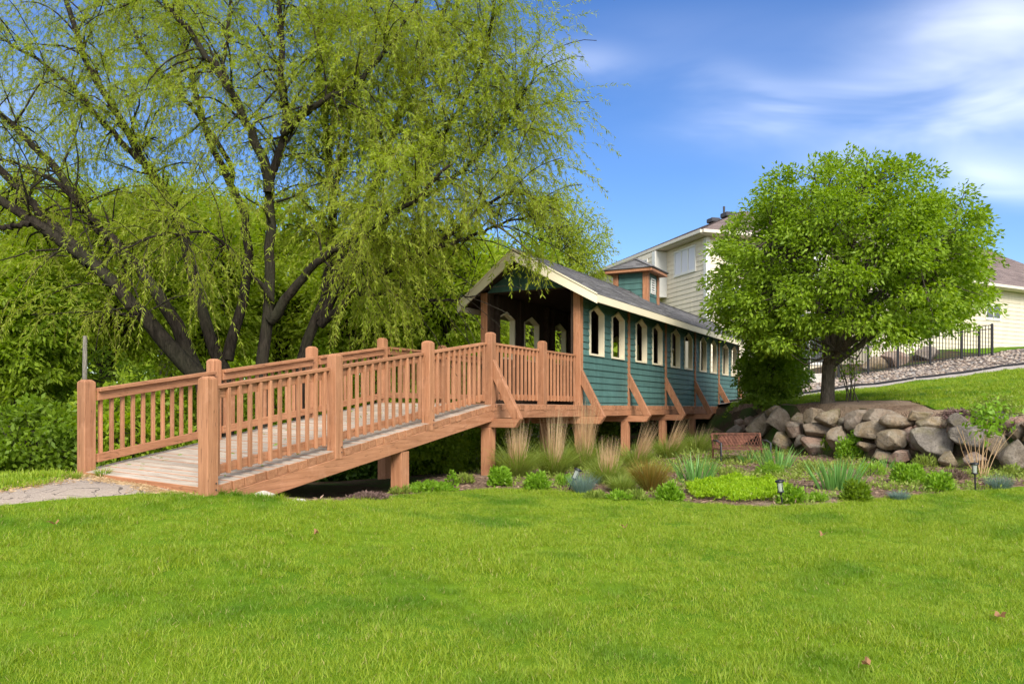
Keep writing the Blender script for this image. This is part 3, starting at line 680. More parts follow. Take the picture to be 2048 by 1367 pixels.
def walls():
    z_top = roof_z(0) - .012; ROW = .128
    for side in (0, 1):
        n_in, n_out = (.03, -.030) if side == 0 else (WID - .03, WID + .03)
        m = MB()
        for i in range(NB):
            a = S_WALL + BAY * i; b = a + BAY
            for z0, z1 in ((-.012, Z_SILL), (Z_SILL, Z_SHO), (Z_SHO, Z_APX), (Z_APX, z_top)):
                for x0, x1, u0, u1, t0, t1 in row_cells(a, b, z0, z1, bay_windows(i)):
                    lo, hi = min(n_in, n_out), max(n_in, n_out)
                    m.hexa([(x0, lo, u0), (x1, lo, u0), (x1, hi, u0), (x0, hi, u0)], [(t0, lo, u1), (t1, lo, u1), (t1, hi, u1), (t0, hi, u1)])
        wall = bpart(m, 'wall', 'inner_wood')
        for i in range(NB + 1):                              # studs seen inside
            s = S_WALL + BAY * i
            for ds in (0, .33, 1.31):
                if i == NB and ds: continue
                lo, hi = (n_in + .002, n_in + .09) if side == 0 else (n_in - .09, n_in - .002)
                MB().box(s + ds - .045, s + ds + .045, lo, hi, .0, z_top - .01).build('stud', 'inner_wood', wall)
        # window linings
        def ring(o): return [(-WIN_W / 2 - o, Z_SILL - o), (WIN_W / 2 + o, Z_SILL - o), (WIN_W / 2 + o, Z_SHO + o * .4), (0, Z_APX + o * 1.1), (-WIN_W / 2 - o, Z_SHO + o * .4)]
        fm = MB(); o_, i_ = ring(.012), ring(-.026); d0, d1 = -.075, .040
        vs = [(x, d0, z) for x, z in o_] + [(x, d0, z) for x, z in i_] + [(x, d1, z) for x, z in o_] + [(x, d1, z) for x, z in i_]
        fs = []
        for k in range(5):
            j = (k + 1) % 5; fs += [(k, j, 5 + j, 5 + k), (10 + k, 15 + k, 15 + j, 10 + j), (k, 10 + k, 10 + j, j), (5 + k, 5 + j, 15 + j, 15 + k)]
        fm.add(vs, fs); fo = None
        for i in range(NB):
            for c in bay_windows(i):
                if fo is None: fo = fm.build('window_frame', 'cream_frame', wall); o = fo
                else: o = inst(fo, 'window_frame', wall)
                o.location = (c, 0 if side == 0 else WID, 0); o.scale = (1, 1 if side == 0 else -1, 1)
        if side == 1: continue
        # overlapping horizontal boards, each a piece
        nrow = int(math.ceil((z_top + .012) / ROW))
        rr = random.Random(11)
        for i in range(NB):
            a = S_WALL + BAY * i + (.075 if i == 0 else .047); b = S_WALL + BAY * (i + 1) - .047
            for r in range(nrow):
                z0 = -.012 + r * ROW; z1 = min(z0 + ROW + .012, z_top)
                for x0, x1, u0, u1, t0, t1 in row_cells(a, b, z0, z1, bay_windows(i)):
                    if x1 - x0 < .02 and t1 - t0 < .02: continue
                    def out(z): return -.032 - .026 + .020 * (z - z0) / ROW
                    jz = rr.uniform(-.0015, .0015)
                    MB().hexa([(x0, -.0305, u0), (x1, -.0305, u0), (x1, out(u0) + jz, u0), (x0, out(u0) + jz, u0)], [(t0, -.0305, u1), (t1, -.0305, u1), (t1, out(u1) + jz, u1), (t0, out(u1) + jz, u1)]).build('siding_board', 'teal', wall)
        for i in range(1, NB + 1):
            s = S_WALL + BAY * i; MB().box(s - .044, s + .044, -.078, -.028, -.012, z_top - .002).build('trim_board', 'wood_up', wall, bevel=.004)
    for n in (0, WID):
        bpart(MB().box(S_WALL - .075, S_WALL + .073, n - .082 if n == 0 else n - .06, n + .06 if n == 0 else n + .082, -.014, roof_z(0) - .03), 'corner_post', 'wood_up', bevel=.006)
    # gable end above the opening
    g0 = 2.29; hd = bpart(MB().box(S_WALL - .05, S_WALL + .05, .07, WID - .07, g0 - .015, g0 + .12), 'header', 'inner_wood')
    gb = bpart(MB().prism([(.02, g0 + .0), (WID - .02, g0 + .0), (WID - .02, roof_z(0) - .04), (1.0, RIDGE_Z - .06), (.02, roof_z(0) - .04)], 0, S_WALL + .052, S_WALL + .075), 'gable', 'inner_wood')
    z = g0
    while z < RIDGE_Z - .06:
        z1 = min(z + .14, RIDGE_Z - .05)
        def nl(zz): return max(.075, EAVE_N + (zz + .03 - EAVE_Z) / PITCH)
        a0, a1 = nl(z), nl(z1)
        if a0 < .99:
            a1 = min(a1, .99)
            MB().hexa([(S_WALL - .075, a0, z), (S_WALL - .075, 2 - a0, z), (S_WALL - .052, 2 - a0, z), (S_WALL - .052, a0, z)], [(S_WALL - .06, a1, z1), (S_WALL - .06, 2 - a1, z1), (S_WALL - .052, 2 - a1, z1), (S_WALL - .052, a1, z1)]).build('siding_board', 'teal', gb)
        z += .13
    # far end is closed only above head height as well
    bpart(MB().prism([(.02, g0), (WID - .02, g0), (WID - .02, roof_z(0) - .04), (1.0, RIDGE_Z - .06), (.02, roof_z(0) - .04)], 0, S_END - .03, S_END + .03), 'gable', 'inner_wood')
walls()

def shingle_courses(mb, P00, P10, P01, P11, course, tab, thick, seed):
    """rows of overlapping tabs on a (possibly tapering) roof slope. P00-P10 eave, P01-P11 ridge"""
    rr = random.Random(seed); P00, P10, P01, P11 = map(Vector, (P00, P10, P01, P11))
    Ls = ((P01 - P00).length + (P11 - P10).length) / 2; nc = max(2, int(Ls / course)); nrm = (P10 - P00).cross(P01 - P00).normalized()
    if nrm.z < 0: nrm = -nrm
    for c in range(nc):
        t0 = c / nc; t1 = min(1, (c + 1.12) / nc)
        a0 = P00.lerp(P01, t0); b0 = P10.lerp(P11, t0); a1 = P00.lerp(P01, t1); b1 = P10.lerp(P11, t1); L = (b0 - a0).length
        if L < .02: continue
        u = -rr.uniform(0, tab) / L; cut = [0.]
        while cut[-1] < 1: cut.append(min(1, cut[-1] + tab / L * rr.uniform(.6, 1.35)))
        for k in range(len(cut) - 1):
            x0, x1 = cut[k], cut[k + 1] - .003 / L
            dr = rr.uniform(-.012, .004) if c else 0; e = (a1 - a0).normalized() * dr
            lift = nrm * (thick + rr.uniform(0, thick * .6))
            q = [a0.lerp(b0, x0) + e, a0.lerp(b0, x1) + e, a1.lerp(b1, x1), a1.lerp(b1, x0)]
            top = [q[0] + lift, q[1] + lift, q[2] + nrm * .003, q[3] + nrm * .003]
            r = rr.uniform(0, 1); mb.add(list(q) + top, [(4, 5, 6, 7), (0, 1, 5, 4), (1, 2, 6, 5), (3, 0, 4, 7)], r)
def roof():
    dk = .05
    for sg in (1, -1):
        def n_(v): return v if sg > 0 else 2 - v
        e0 = (S_EAVE, n_(EAVE_N), EAVE_Z); e1 = (S_END + .35, n_(EAVE_N), EAVE_Z); r0 = (S_RIDGE, 1.0, RIDGE_Z); r1 = (S_END + .75, 1.0, RIDGE_Z)
        up = lambda p, d: (p[0], p[1], p[2] + d)
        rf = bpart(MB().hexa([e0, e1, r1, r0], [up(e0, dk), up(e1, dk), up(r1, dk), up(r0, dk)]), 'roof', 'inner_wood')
        sm = MB(); ov = .03
        E0 = (S_EAVE - .03, n_(EAVE_N - ov), EAVE_Z + dk + .003 - PITCH * ov); E1 = (S_END + .4, n_(EAVE_N - ov), EAVE_Z + dk + .003 - PITCH * ov); R0 = (S_RIDGE - .04, 1.0, RIDGE_Z + dk + .003); R1 = (S_END + .8, 1.0, RIDGE_Z + dk + .003)
        shingle_courses(sm, E0, E1, R0, R1, .135, .24, .011, 5 + sg)
        o = sm.build('shingles', 'shingle_grey', rf); tag(o, kind='stuff')
        # fascia along the eave, in three lengths, and the raking barge board on the front
        fh0, fh1 = -.03, .058
        ss = [S_EAVE - .02, 8.41 + 5.2, 8.41 + 10.2, S_END + .38]
        for a, b in zip(ss[:-1], ss[1:]):
            lo, hi = sorted((n_(EAVE_N - .004), n_(EAVE_N - .028)))
            MB().box(a, b - .004, lo, hi, EAVE_Z - .11, EAVE_Z + .045).build('fascia', 'cream', rf, bevel=.003)
        p = Vector((S_EAVE - .022, n_(EAVE_N - .03), EAVE_Z)); q = Vector((S_RIDGE - .022, 1.0, RIDGE_Z + .012))
        d = Vector((-.02, 0, 0)) if True else None
        th = Vector((-.026, sg * -.008, 0))
        MB().hexa([p + Vector((0, 0, -.14)), q + Vector((0, 0, -.18)), q + Vector((0, 0, -.18)) + th, p + Vector((0, 0, -.14)) + th], [p + Vector((0, 0, .02)), q + Vector((0, 0, .02)), q + Vector((0, 0, .02)) + th, p + Vector((0, 0, .02)) + th]).build('barge_board', 'cream', rf)
        th2 = th * 1.6
        MB().hexa([p + Vector((0, 0, .022)), q + Vector((0, 0, .022)), q + Vector((0, 0, .022)) + th2, p + Vector((0, 0, .022)) + th2], [p + Vector((0, 0, .052)), q + Vector((0, 0, .052)), q + Vector((0, 0, .052)) + th2, p + Vector((0, 0, .052)) + th2]).build('drip_trim', 'cream', rf)
    # ridge caps
    m = MB(); s = S_RIDGE - .05; rr = random.Random(2)
    while s < S_END + .7:
        z = RIDGE_Z + dk + .02; r = rr.random()
        m.add([(s, .86, z - .14 * PITCH - .004), (s + .26, .86, z - .14 * PITCH - .012), (s + .26, 1.0, z - .005), (s, 1.0, z + .012), (s + .26, 1.14, z - .14 * PITCH - .012), (s, 1.14, z - .14 * PITCH - .004)], [(0, 1, 2, 3), (3, 2, 4, 5)], r); s += .16
    o = bpart(m, 'ridge_caps', 'shingle_grey'); tag(o, kind='stuff')
roof()

def cupola():
    sc, w, zb_, zt = 14.65, .46, RIDGE_Z - .35, 3.46
    body = bpart(MB().box(sc - w + .04, sc + w - .04, 1 - w + .04, 1 + w - .04, zb_, zt - .01), 'cupola', 'inner_wood')
    for a in (-1, 1):
        for b in (-1, 1):
            x, y = sc + a * (w - .06), 1 + b * (w - .06)
            MB().box(x - .07, x + .07, y - .07, y + .07, zb_, zt).build('corner_post', 'wood_up', body, bevel=.004)
    z = zb_
    while z < zt - .02:
        z1 = min(z + .165, zt)
        for (u0, u1, v0, v1) in ((sc - w - .0 + .0, sc - w + .03, 1 - w + .135, 1 + w - .135), (sc + w - .03, sc + w, 1 - w + .135, 1 + w - .135)):
            s_ = -1 if u0 < sc else 1; xo = sc + s_ * (w - .015); xi = sc + s_ * (w - .04)
            lo, hi = sorted((xo, xi)); t = xo - s_ * .016; lt, ht = sorted((t, xi))
            MB().hexa([(lo, v0, z), (hi, v0, z), (hi, v1, z), (lo, v1, z)], [(lt, v0, z1), (ht, v0, z1), (ht, v1, z1), (lt, v1, z1)]).build('siding_board', 'teal', body)
        for s_ in (-1, 1):
            yo = 1 + s_ * (w - .015); yi = 1 + s_ * (w - .04); lo, hi = sorted((yo, yi)); t = yo - s_ * .016; lt, ht = sorted((t, yi))
            MB().hexa([(sc - w + .135, lo, z), (sc + w - .135, lo, z), (sc + w - .135, hi, z), (sc - w + .135, hi, z)], [(sc - w + .135, lt, z1), (sc + w - .135, lt, z1), (sc + w - .135, ht, z1), (sc - w + .135, ht, z1)]).build('siding_board', 'teal', body)
        z += .155
    # louvred vents on the long sides
    for s_ in (-1, 1):
        m = MB(); yo = 1 + s_ * (w + .004); y1 = 1 + s_ * (w - .02)
        lo, hi = sorted((yo, y1)); z0, z1 = zt - .52, zt - .12
        for (a, b, c, d) in ((-.17, -.13, z0, z1), (.13, .17, z0, z1), (-.13, .13, z0, z0 + .035), (-.13, .13, z1 - .035, z1)): m.box(sc + a, sc + b, lo, hi, c, d)
        v = m.build('vent', 'white_trim', body)
        for k in range(5):
            zz = z0 + .05 + k * .062; MB().hexa([(sc - .129, yo, zz), (sc + .129, yo, zz), (sc + .129, yo - s_ * .004, zz + .012), (sc - .129, yo - s_ * .004, zz + .012)], [(sc - .129, y1, zz + .035), (sc + .129, y1, zz + .035), (sc + .129, y1, zz + .047), (sc - .129, y1, zz + .047)]).build('louvre', 'white_trim', v)
    e = w + .17; zr = zt + .42
    rf = MB().box(sc - e, sc + e, 1 - e, 1 + e, zt - .005, zt + .075).build('cupola_roof', 'wood_along', body, bevel=.004)
    m = MB(); ap = (sc, 1, zr); e += .025; z0 = zt + .078
    c = [(sc - e, 1 - e, z0), (sc + e, 1 - e, z0), (sc + e, 1 + e, z0), (sc - e, 1 + e, z0)]
    for i in range(4): shingle_courses(m, c[i], c[(i + 1) % 4], ap, ap, .12, .22, .012, 40 + i)
    o = m.build('shingles', 'shingle_grey', body); tag(o, kind='stuff')
    m = MB()
    for i in range(4):
        m.beam(Vector(c[i]) + Vector((0, 0, .012)), Vector(ap) + Vector((0, 0, .02)), .12, .014, )
    m.r = [.5] * len(m.v); o = m.build('hip_caps', 'shingle_grey', body)
cupola()
for ch in bridge.children: ch.location.z += .8
bridge.location.z -= .8

# ------------------------------------------------------------------ house
HC = ((1413 - 1024) / F * 34, 34.0)
hd_l = Vector((-.311, .950, 0)); hd_r = Vector((.950, .311, 0)); hn_l = -hd_r; hn_r = -hd_l
def house_siding(parent, p0, d, nrm, L, z0, z1, row=.21):
    """lap boards on a wall, one piece per course"""
    z = z0; p0 = Vector((p0[0], p0[1], 0))
    while z < z1 - .03:
        t = min(z + row + .01, z1); a = p0 + nrm * .045; b = p0 + nrm * .022
        i0 = p0 + nrm * .006
        MB().hexa([i0 + Vector((0, 0, z)), i0 + d * L + Vector((0, 0, z)), a + d * L + Vector((0, 0, z)), a + Vector((0, 0, z))], [i0 + Vector((0, 0, t)), i0 + d * L + Vector((0, 0, t)), b + d * L + Vector((0, 0, t)), b + Vector((0, 0, t))]).build('siding_board', 'house_siding', parent)
        z += row
def house_window(parent, p0, d, nrm, t0, t1, z0, z1, panes, dark=False):
    p0 = Vector((p0[0], p0[1], 0)); o = lambda t, z, k: p0 + d * t + nrm * k + Vector((0, 0, z))
    def slab(t0, t1, z0, z1, k0, k1, mb): return mb.hexa([o(t0, z0, k0), o(t1, z0, k0), o(t1, z0, k1), o(t0, z0, k1)], [o(t0, z1, k0), o(t1, z1, k0), o(t1, z1, k1), o(t0, z1, k1)])
    m = MB(); f = .075
    slab(t0 - f, t0, z0 - f, z1 + f, .0, .08, m); slab(t1, t1 + f, z0 - f, z1 + f, .0, .08, m); slab(t0, t1, z0 - f, z0, .0, .08, m); slab(t0, t1, z1, z1 + f, .0, .08, m)
    w = (t1 - t0) / panes
    for i in range(1, panes): slab(t0 + w * i - .035, t0 + w * i + .035, z0, z1, .0, .075, m)
    fr = m.build('window', 'white_trim', parent)
    for i in range(panes):
        a, b = t0 + w * i + (.04 if i else .004), t0 + w * (i + 1) - (.04 if i < panes - 1 else .004)
        slab(a, b, z0 + .004, z1 - .004, .046, .052, MB()).build('pane', 'window_glass' if dark else 'blind', fr)
        slab(a, b, z0 + .004, z0 + .045, .053, .062, MB()).build('sash', 'white_trim', fr)
def house():
    zg = E + .9; hx, hy = HC
    h = empty('house', (hx, hy, zg)); tag(h, 'cream lap-sided two-storey house with brown shingle roof on the rise', 'house')
    inv = Matrix.Translation((-hx, -hy, -zg))
    LL, LR = 16.0, 11.0; ze = E + 7.3
    c0 = Vector((hx, hy, 0)); cL = c0 + hd_l * LL; cR = c0 + hd_r * LR; cB = cL + hd_r * LR
    body = MB().hexa([p + Vector((0, 0, zg - .8)) for p in (c0, cR, cB, cL)], [p + Vector((0, 0, ze)) for p in (c0, cR, cB, cL)]).build('wall', 'house_siding', h)
    house_siding(body, c0 + hd_l * .12, hd_l, hn_l, LL - .2, E + 3.4, ze - .02); house_siding(body, c0 + hd_r * .12, hd_r, hn_r, LR - .2, zg - .2, ze - .02)
    MB().hexa([c0 + hn_l * .06 + hn_r * .06 + Vector((0, 0, zg)), c0 + hn_r * .06 + hd_r * .14 + Vector((0, 0, zg)), c0 + hd_r * .14 + hd_l * .14 + Vector((0, 0, zg)), c0 + hn_l * .06 + hd_l * .14 + Vector((0, 0, zg))],
              [c0 + hn_l * .06 + hn_r * .06 + Vector((0, 0, ze - .03)), c0 + hn_r * .06 + hd_r * .14 + Vector((0, 0, ze - .03)), c0 + hd_r * .14 + hd_l * .14 + Vector((0, 0, ze - .03)), c0 + hn_l * .06 + hd_l * .14 + Vector((0, 0, ze - .03))]).build('corner_board', 'white_trim', body)
    house_window(h, c0, hd_l, hn_l, .85, 2.55, E + 6.02, E + 7.03, 3)
    # projecting bay with white corner boards
    b0 = c0 + hd_l * 3.35 + hn_l * .62; bz = E + 5.15
    bay = MB().hexa([p + Vector((0, 0, bz)) for p in (b0, b0 + hd_l * 3.4, b0 + hd_l * 3.4 - hn_l * .6, b0 - hn_l * .6)], [p + Vector((0, 0, ze - .03)) for p in (b0, b0 + hd_l * 3.4, b0 + hd_l * 3.4 - hn_l * .6, b0 - hn_l * .6)]).build('bay', 'white_trim', h)
    house_siding(bay, b0 + hd_l * .28, hd_l, hn_l, 2.9, bz, ze - .04)
    MB().hexa([p + Vector((0, 0, bz - .02)) for p in (b0 + hn_l * .05 - hd_l * .03, b0 + hn_l * .05 + hd_l * .26, b0 + hn_l * .003 + hd_l * .26, b0 + hn_l * .003 - hd_l * .03)], [p + Vector((0, 0, ze - .04)) for p in (b0 + hn_l * .05 - hd_l * .03, b0 + hn_l * .05 + hd_l * .26, b0 + hn_l * .003 + hd_l * .26, b0 + hn_l * .003 - hd_l * .03)]).build('corner_board', 'white_trim', bay)
    q0 = b0 - hd_l * .035; m = MB()
    m.beam(q0 - hn_l * .06 + Vector((0, 0, bz)), q0 - hn_l * .06 + Vector((0, 0, ze - .05)), .09, .09); m.build('downspout', 'white_trim', bay)
    house_window(bay, b0, hd_l, hn_l, .75, 2.0, E + 6.1, E + 6.95, 2)
    for t0, t1, z0, z1, k in ((.7, 1.7, E + 4.0, E + 5.2, 2), (4.0, 5.8, E + 5.7, E + 7.0, 2), (3.6, 6.0, E + 2.0, E + 4.2, 3), (7.6, 9.4, E + 2.2, E + 4.2, 2), (7.8, 9.4, E + 5.7, E + 7.0, 2)): house_window(h, c0, hd_r, hn_r, t0, t1, z0, z1, k, k == 3)
    # hip roof with soffit and gutter
    ov = .5; e = [c0 + hn_l * ov + hn_r * ov, cR - hn_l * ov + hn_r * ov, cB - hn_l * ov - hn_r * ov, cL + hn_l * ov - hn_r * ov]
    zr = E + 10.1; half = LR / 2 + ov; r0 = c0 + hd_r * LR / 2 + hd_l * (half - ov); r1 = c0 + hd_r * LR / 2 + hd_l * (LL - half + ov)
    Z = lambda p, z: Vector((p.x, p.y, z)); zE = ze + .16
    m = MB(); m.hexa([Z(p, ze) for p in e], [Z(p, zE) for p in e]); rf = m.build('roof', 'soffit', h)
    m = MB()
    for a, b, c, d in ((e[3], e[0], r1, r0), (e[0], e[1], r0, r0), (e[1], e[2], r0, r1), (e[2], e[3], r1, r1)):
        shingle_courses(m, Z(a, zE), Z(b, zE), Z(c, zr), Z(d, zr), .2, .5, .012, int(abs(a.x * 7)) + 3)
    o = m.build('shingles', 'shingle_brown', rf); tag(o, kind='stuff')
    for a, b in ((e[3], e[0]), (e[0], e[1]), (e[1], e[2])):
        n = (b - a).cross(Vector((0, 0, 1))).normalized(); n = n if n.dot(a - (c0 + cB) / 2) > 0 else -n
        MB().beam(Z(a + n * .06, ze + .09), Z(b + n * .06, ze + .09), .11, .14).build('gutter', 'soffit', rf, bevel=.01)
    slope = (zr - zE) / half
    def on_roof(t, k): return Z(c0 + hd_l * t + hd_r * (k - ov), zE + slope * k)
    for t, k in ((3.6, 3.9), (6.6, 5.0)):
        p = on_roof(t, k); MB().beam(p + hd_l * -.28 + Vector((0, 0, .1)), p + hd_l * .28 + Vector((0, 0, .1)), .5, .22).build('roof_vent', 'vent_black', rf, bevel=.03)
    p = on_roof(5.0, 4.6); MB().tube([p, p + Vector((0, 0, .6))], [.06, .06], 8).build('vent_pipe', 'pipe_metal', rf)
    for ch in h.children: ch.matrix_parent_inverse = inv
    # wing with the garage side wall
    wd = Vector((.87, .493, 0)); wn_ = Vector((.493, -.87, 0)); w0 = Vector(((1840 - 1024) / F * 36, 36, 0)) - wd * 3.5; WL = 20.5; WD = 9.6
    zb = E + 2.2; zt = E + 5.75
    w = empty('house_wing', (w0.x, w0.y, zb)); tag(w, 'low cream garage wing with hipped brown roof beside the black fence', 'house')
    inv = Matrix.Translation((-w0.x, -w0.y, -zb)); c = [w0, w0 + wd * WL, w0 + wd * WL - wn_ * WD, w0 - wn_ * WD]
    body = MB().hexa([Z(p, zb - .5) for p in c], [Z(p, zt) for p in c]).build('wall', 'house_siding', w)
    house_siding(body, w0 + wd * .02, wd, wn_, WL - .05, zb, zt - .02, .2)
    t_off = 3.5
    house_window(w, w0, wd, wn_, t_off + 5.1, t_off + 6.2, E + 4.33, E + 4.95, 2, True)
    e = [c[0] + wn_ * .5 - wd * .5, c[1] + wn_ * .5 + wd * .5, c[2] - wn_ * .5 + wd * .5, c[3] - wn_ * .5 - wd * .5]; zE = zt + .16; half = WD / 2 + .5
    r0 = w0 - wn_ * WD / 2 + wd * (half - .5); r1 = w0 - wn_ * WD / 2 + wd * (WL - half + .5); zr = zE + half * .66
    rf = MB().hexa([Z(p, zt) for p in e], [Z(p, zE) for p in e]).build('roof', 'soffit', w); m = MB()
    for a, b, cc, d in ((e[0], e[1], r0, r1), (e[1], e[2], r1, r1), (e[2], e[3], r1, r0), (e[3], e[0], r0, r0)):
        shingle_courses(m, Z(a, zE), Z(b, zE), Z(cc, zr), Z(d, zr), .2, .5, .012, int(abs(a.x * 5)) + 1)
    o = m.build('shingles', 'shingle_brown', rf); tag(o, kind='stuff')
    for a, b in ((e[0], e[1]), (e[1], e[2])): 
        n = (b - a).cross(Vector((0, 0, 1))).normalized()
        MB().beam(Z(a + n * .06, zt + .09), Z(b + n * .06, zt + .09), .11, .14).build('gutter', 'soffit', rf, bevel=.01)
    for ch in w.children: ch.matrix_parent_inverse = inv
house()

# ------------------------------------------------------------------ black metal fence
def fence():
    pts = [((1470 - 1024) / F * 31, 31), (11.5, 31), (14.95, 31), (16.2, 31.), (17.42, 31), (18.1, 31), (18.6, 31)]
    f = empty('metal_fence', (pts[0][0], pts[0][1], H(*pts[0]))); tag(f, 'black metal picket fence along the top of the gravel strip', 'fence')
    inv = Matrix.Translation(-f.location)
    Hh = 1.22
    post = post_mb(.075, -.15, Hh + .05).build('post', 'black_metal', None); pm = post.data; bpy.data.objects.remove(post)
    pick = MB().box(-.011, .011, -.011, .011, .06, Hh - .01).build('picket', 'black_metal', None); km = pick.data; bpy.data.objects.remove(pick)
    line = []
    for a, b in zip(pts[:-1], pts[1:]):
        L = math.dist(a, b); n = max(1, round(L / 1.25))
        line += [(a[0] + (b[0] - a[0]) * i / n, a[1] + (b[1] - a[1]) * i / n) for i in range(n)]
    line.append(pts[-1]); kids = []
    for p in line:
        o = inst(pm, 'post', f, (p[0], p[1], H(*p))); kids.append(o)
    for a, b in zip(line[:-1], line[1:]):
        za, zb = H(*a), H(*b); m = MB()
        for hh in (.12, Hh - .16, Hh - .01): m.beam((a[0], a[1], za + hh), (b[0], b[1], zb + hh), .028, .03)
        rl = m.build('rail', 'black_metal', f); kids.append(rl); L = math.dist(a, b); n = int(L / .112)
        for i in range(1, n):
            t = i / n; x, y, z = a[0] + (b[0] - a[0]) * t, a[1] + (b[1] - a[1]) * t, za + (zb - za) * t
            kids.append(inst(km, 'picket', f, (x, y, z)))
    for o in kids: o.matrix_parent_inverse = inv
fence()

# ------------------------------------------------------------------ stones
def rock_mesh(seed, sx, sy, sz, sub=4, cuts=11):
    bm = bmesh.new(); bmesh.ops.create_icosphere(bm, subdivisions=sub, radius=1); V = np.array([v.co[:] for v in bm.verts]); Fc = np.array([[v.index for v in f.verts] for f in bm.faces]); bm.free()
    g = np.random.default_rng(seed)
    for k in range(cuts):
        n = g.normal(size=3); n /= np.linalg.norm(n); d = g.uniform(.42, .78); over = V @ n - d; V = V - np.where(over > 0, over, 0)[:, None] * n * g.uniform(.9, 1)
    for k in range(5):
        w = g.normal(size=3) * (2 + k * 2.2); V *= (1 + .022 / (1 + k * .35) * np.sin(V @ w + g.uniform(0, 6)))[:, None]
    V /= np.abs(V).max(0); return V * [sx, sy, sz], Fc
def rocks():
    L = [(240, 300, 185, 160, 0), (355, 280, 140, 165, 0), (500, 275, 150, 100, .25), (625, 250, 145, 120, .1), (722, 262, 200, 130, 0), (803, 285, 70, 72, 0), (893, 262, 140, 160, 0), (1060, 232, 200, 108, .1), (1190, 292, 240, 130, 0), (1330, 242, 190, 70, .2), (1440, 288, 230, 110, 0),
         (1610, 300, 140, 140, 0), (1745, 245, 110, 80, .25), (1900, 255, 190, 90, .3), (2012, 340, 145, 150, 0), (480, 345, 140, 125, 0), (630, 348, 235, 120, 0), (400, 415, 145, 130, -.1), (510, 420, 110, 90, .0), (610, 455, 190, 130, -.15), (795, 395, 200, 190, -.05), (1000, 352, 200, 145, 0),
         (1150, 422, 290, 160, -.1), (1315, 380, 120, 110, .1), (1430, 440, 275, 230, -.05), (1672, 405, 245, 200, 0), (1885, 455, 175, 210, 0), (2000, 525, 200, 220, -.1), (965, 450, 120, 90, 0), (1200, 525, 180, 95, -.15), (1530, 545, 130, 120, -.15), (1725, 545, 165, 100, -.15), (85, 352, 140, 90, 0), (1070, 520, 130, 90, -.05),
         (330, 215, 130, 80, .3), (1560, 250, 120, 60, .3), (2110, 300, 170, 120, 0), (2130, 430, 180, 180, 0), (2170, 540, 160, 150, 0), (2260, 360, 200, 200, 0), (2280, 520, 190, 170, 0), (20, 400, 110, 80, .2)]
    wl_ = empty('boulder_wall', (7.5, 14.2, H(7.5, 14.0) )); tag(wl_, 'retaining wall of rough grey and pink boulders stacked below the slope', 'stone wall')
    inv = Matrix.Translation(-wl_.location)
    P = np.concatenate([np.linspace(a, b, 60) for a, b in zip(WALL[:-1], WALL[1:])]); U = P[:, 0] / P[:, 1]
    for i, (cx, cy_, w, h, back) in enumerate(L):
        px = 1450 + cx / 3.425; py = 760 + cy_ / 3.425; u = (px - 1024) / F
        m = (P[:, 1] > 7) & (P[:, 1] < 23); j = np.argmin(np.abs(U - u) + np.where(m, 0, 9)); Y = P[j, 1] + back * .8 - .1
        Y += .22 if cy_ < 300 else (-.05 if cy_ > 480 else .08)
        p = at(px, py, Y); k = Y / F / 3.425
        V, Fc = rock_mesh(100 + i, w * k / 2 * 1.10, (w + h) * k / 4 * 1.0, h * k / 2 * 1.12)
        o = mesh_np('boulder', V, Fc, 'boulder', wl_, smooth=False); o.location = p; o.rotation_euler = (rng.uniform(-.1, .1), rng.uniform(-.16, .16), rng.uniform(-.3, .3)); o.matrix_parent_inverse = inv
        o.data.polygons.foreach_set('use_smooth', np.ones(len(Fc), bool))
    # small fill stones in the joints and the core of the wall
    nm = NP(); g = np.random.default_rng(5)
    for i in range(170):
        t = g.uniform(0, 1); seg = WALL[1] + (WALL[2] - WALL[1]) * t if i % 3 == 0 else (WALL[2] + (WALL[3] - WALL[2]) * t if i % 3 == 1 else WALL[3] + (WALL[5] - WALL[3]) * t)
        x, y = seg[0] + g.normal(0, .08) + .18, seg[1] + .12; r = g.uniform(.08, .2); z = E + g.uniform(-1.05, -.2)
        V, Fc = rock_mesh(900 + i, r, r, r * .8, 1, 8); nm.add(V + [x, y, z], Fc, np.full(len(V), g.uniform()))
    o = nm.build('fill_stones', ['boulder'], wl_); o.matrix_parent_inverse = inv; tag(o, kind='stuff')
    # pale flat stones by the ramp foot
    for (px, py, w, h, lab) in ((522, 994, 66, 20, 'large pale flat rock half sunk in grass beside the ramp'), (598, 1003, 30, 9, 'small pale flat rock in grass under the ramp edge')):
        x, y = ray(px, py); k = y / F; V, Fc = rock_mesh(px, w * k / 2, w * k / 2.6, h * k * .75); o = mesh_np('rock', V, Fc, 'pale_rock'); o.location = (x, y, H(x, y) + .01); o.data.polygons.foreach_set('use_smooth', np.ones(len(Fc), bool)); tag(o, lab, 'rock')
    # feature boulders behind the fence
    for (px, py, Y, r, lab) in ((1640, 748, 30.2, .35, 'pale boulder on the gravel left of the maple trunk'), (1785, 700, 32.5, .6, 'large dark boulder behind the black fence under the crown'), (1745, 722, 32.6, .5, 'flat dark boulder behind the fence pickets'), (1850, 700, 33, .5, 'grey boulder behind the fence beside the wing')):
        p = at(px, py, Y); V, Fc = rock_mesh(px, r * 1.2, r, r * .75); o = mesh_np('rock', V, Fc, 'pale_rock' if r < .4 else 'boulder'); o.location = (p.x, Y, H(p.x, Y) + r * .3); o.data.polygons.foreach_set('use_smooth', np.ones(len(Fc), bool)); tag(o, lab, 'rock')
    # river stones of the gravel strip
    g = np.random.default_rng(8); lib = [rock_mesh(50 + i, 1, .75, .5, 1, 6) for i in range(5)]; nm = NP(); n = 0
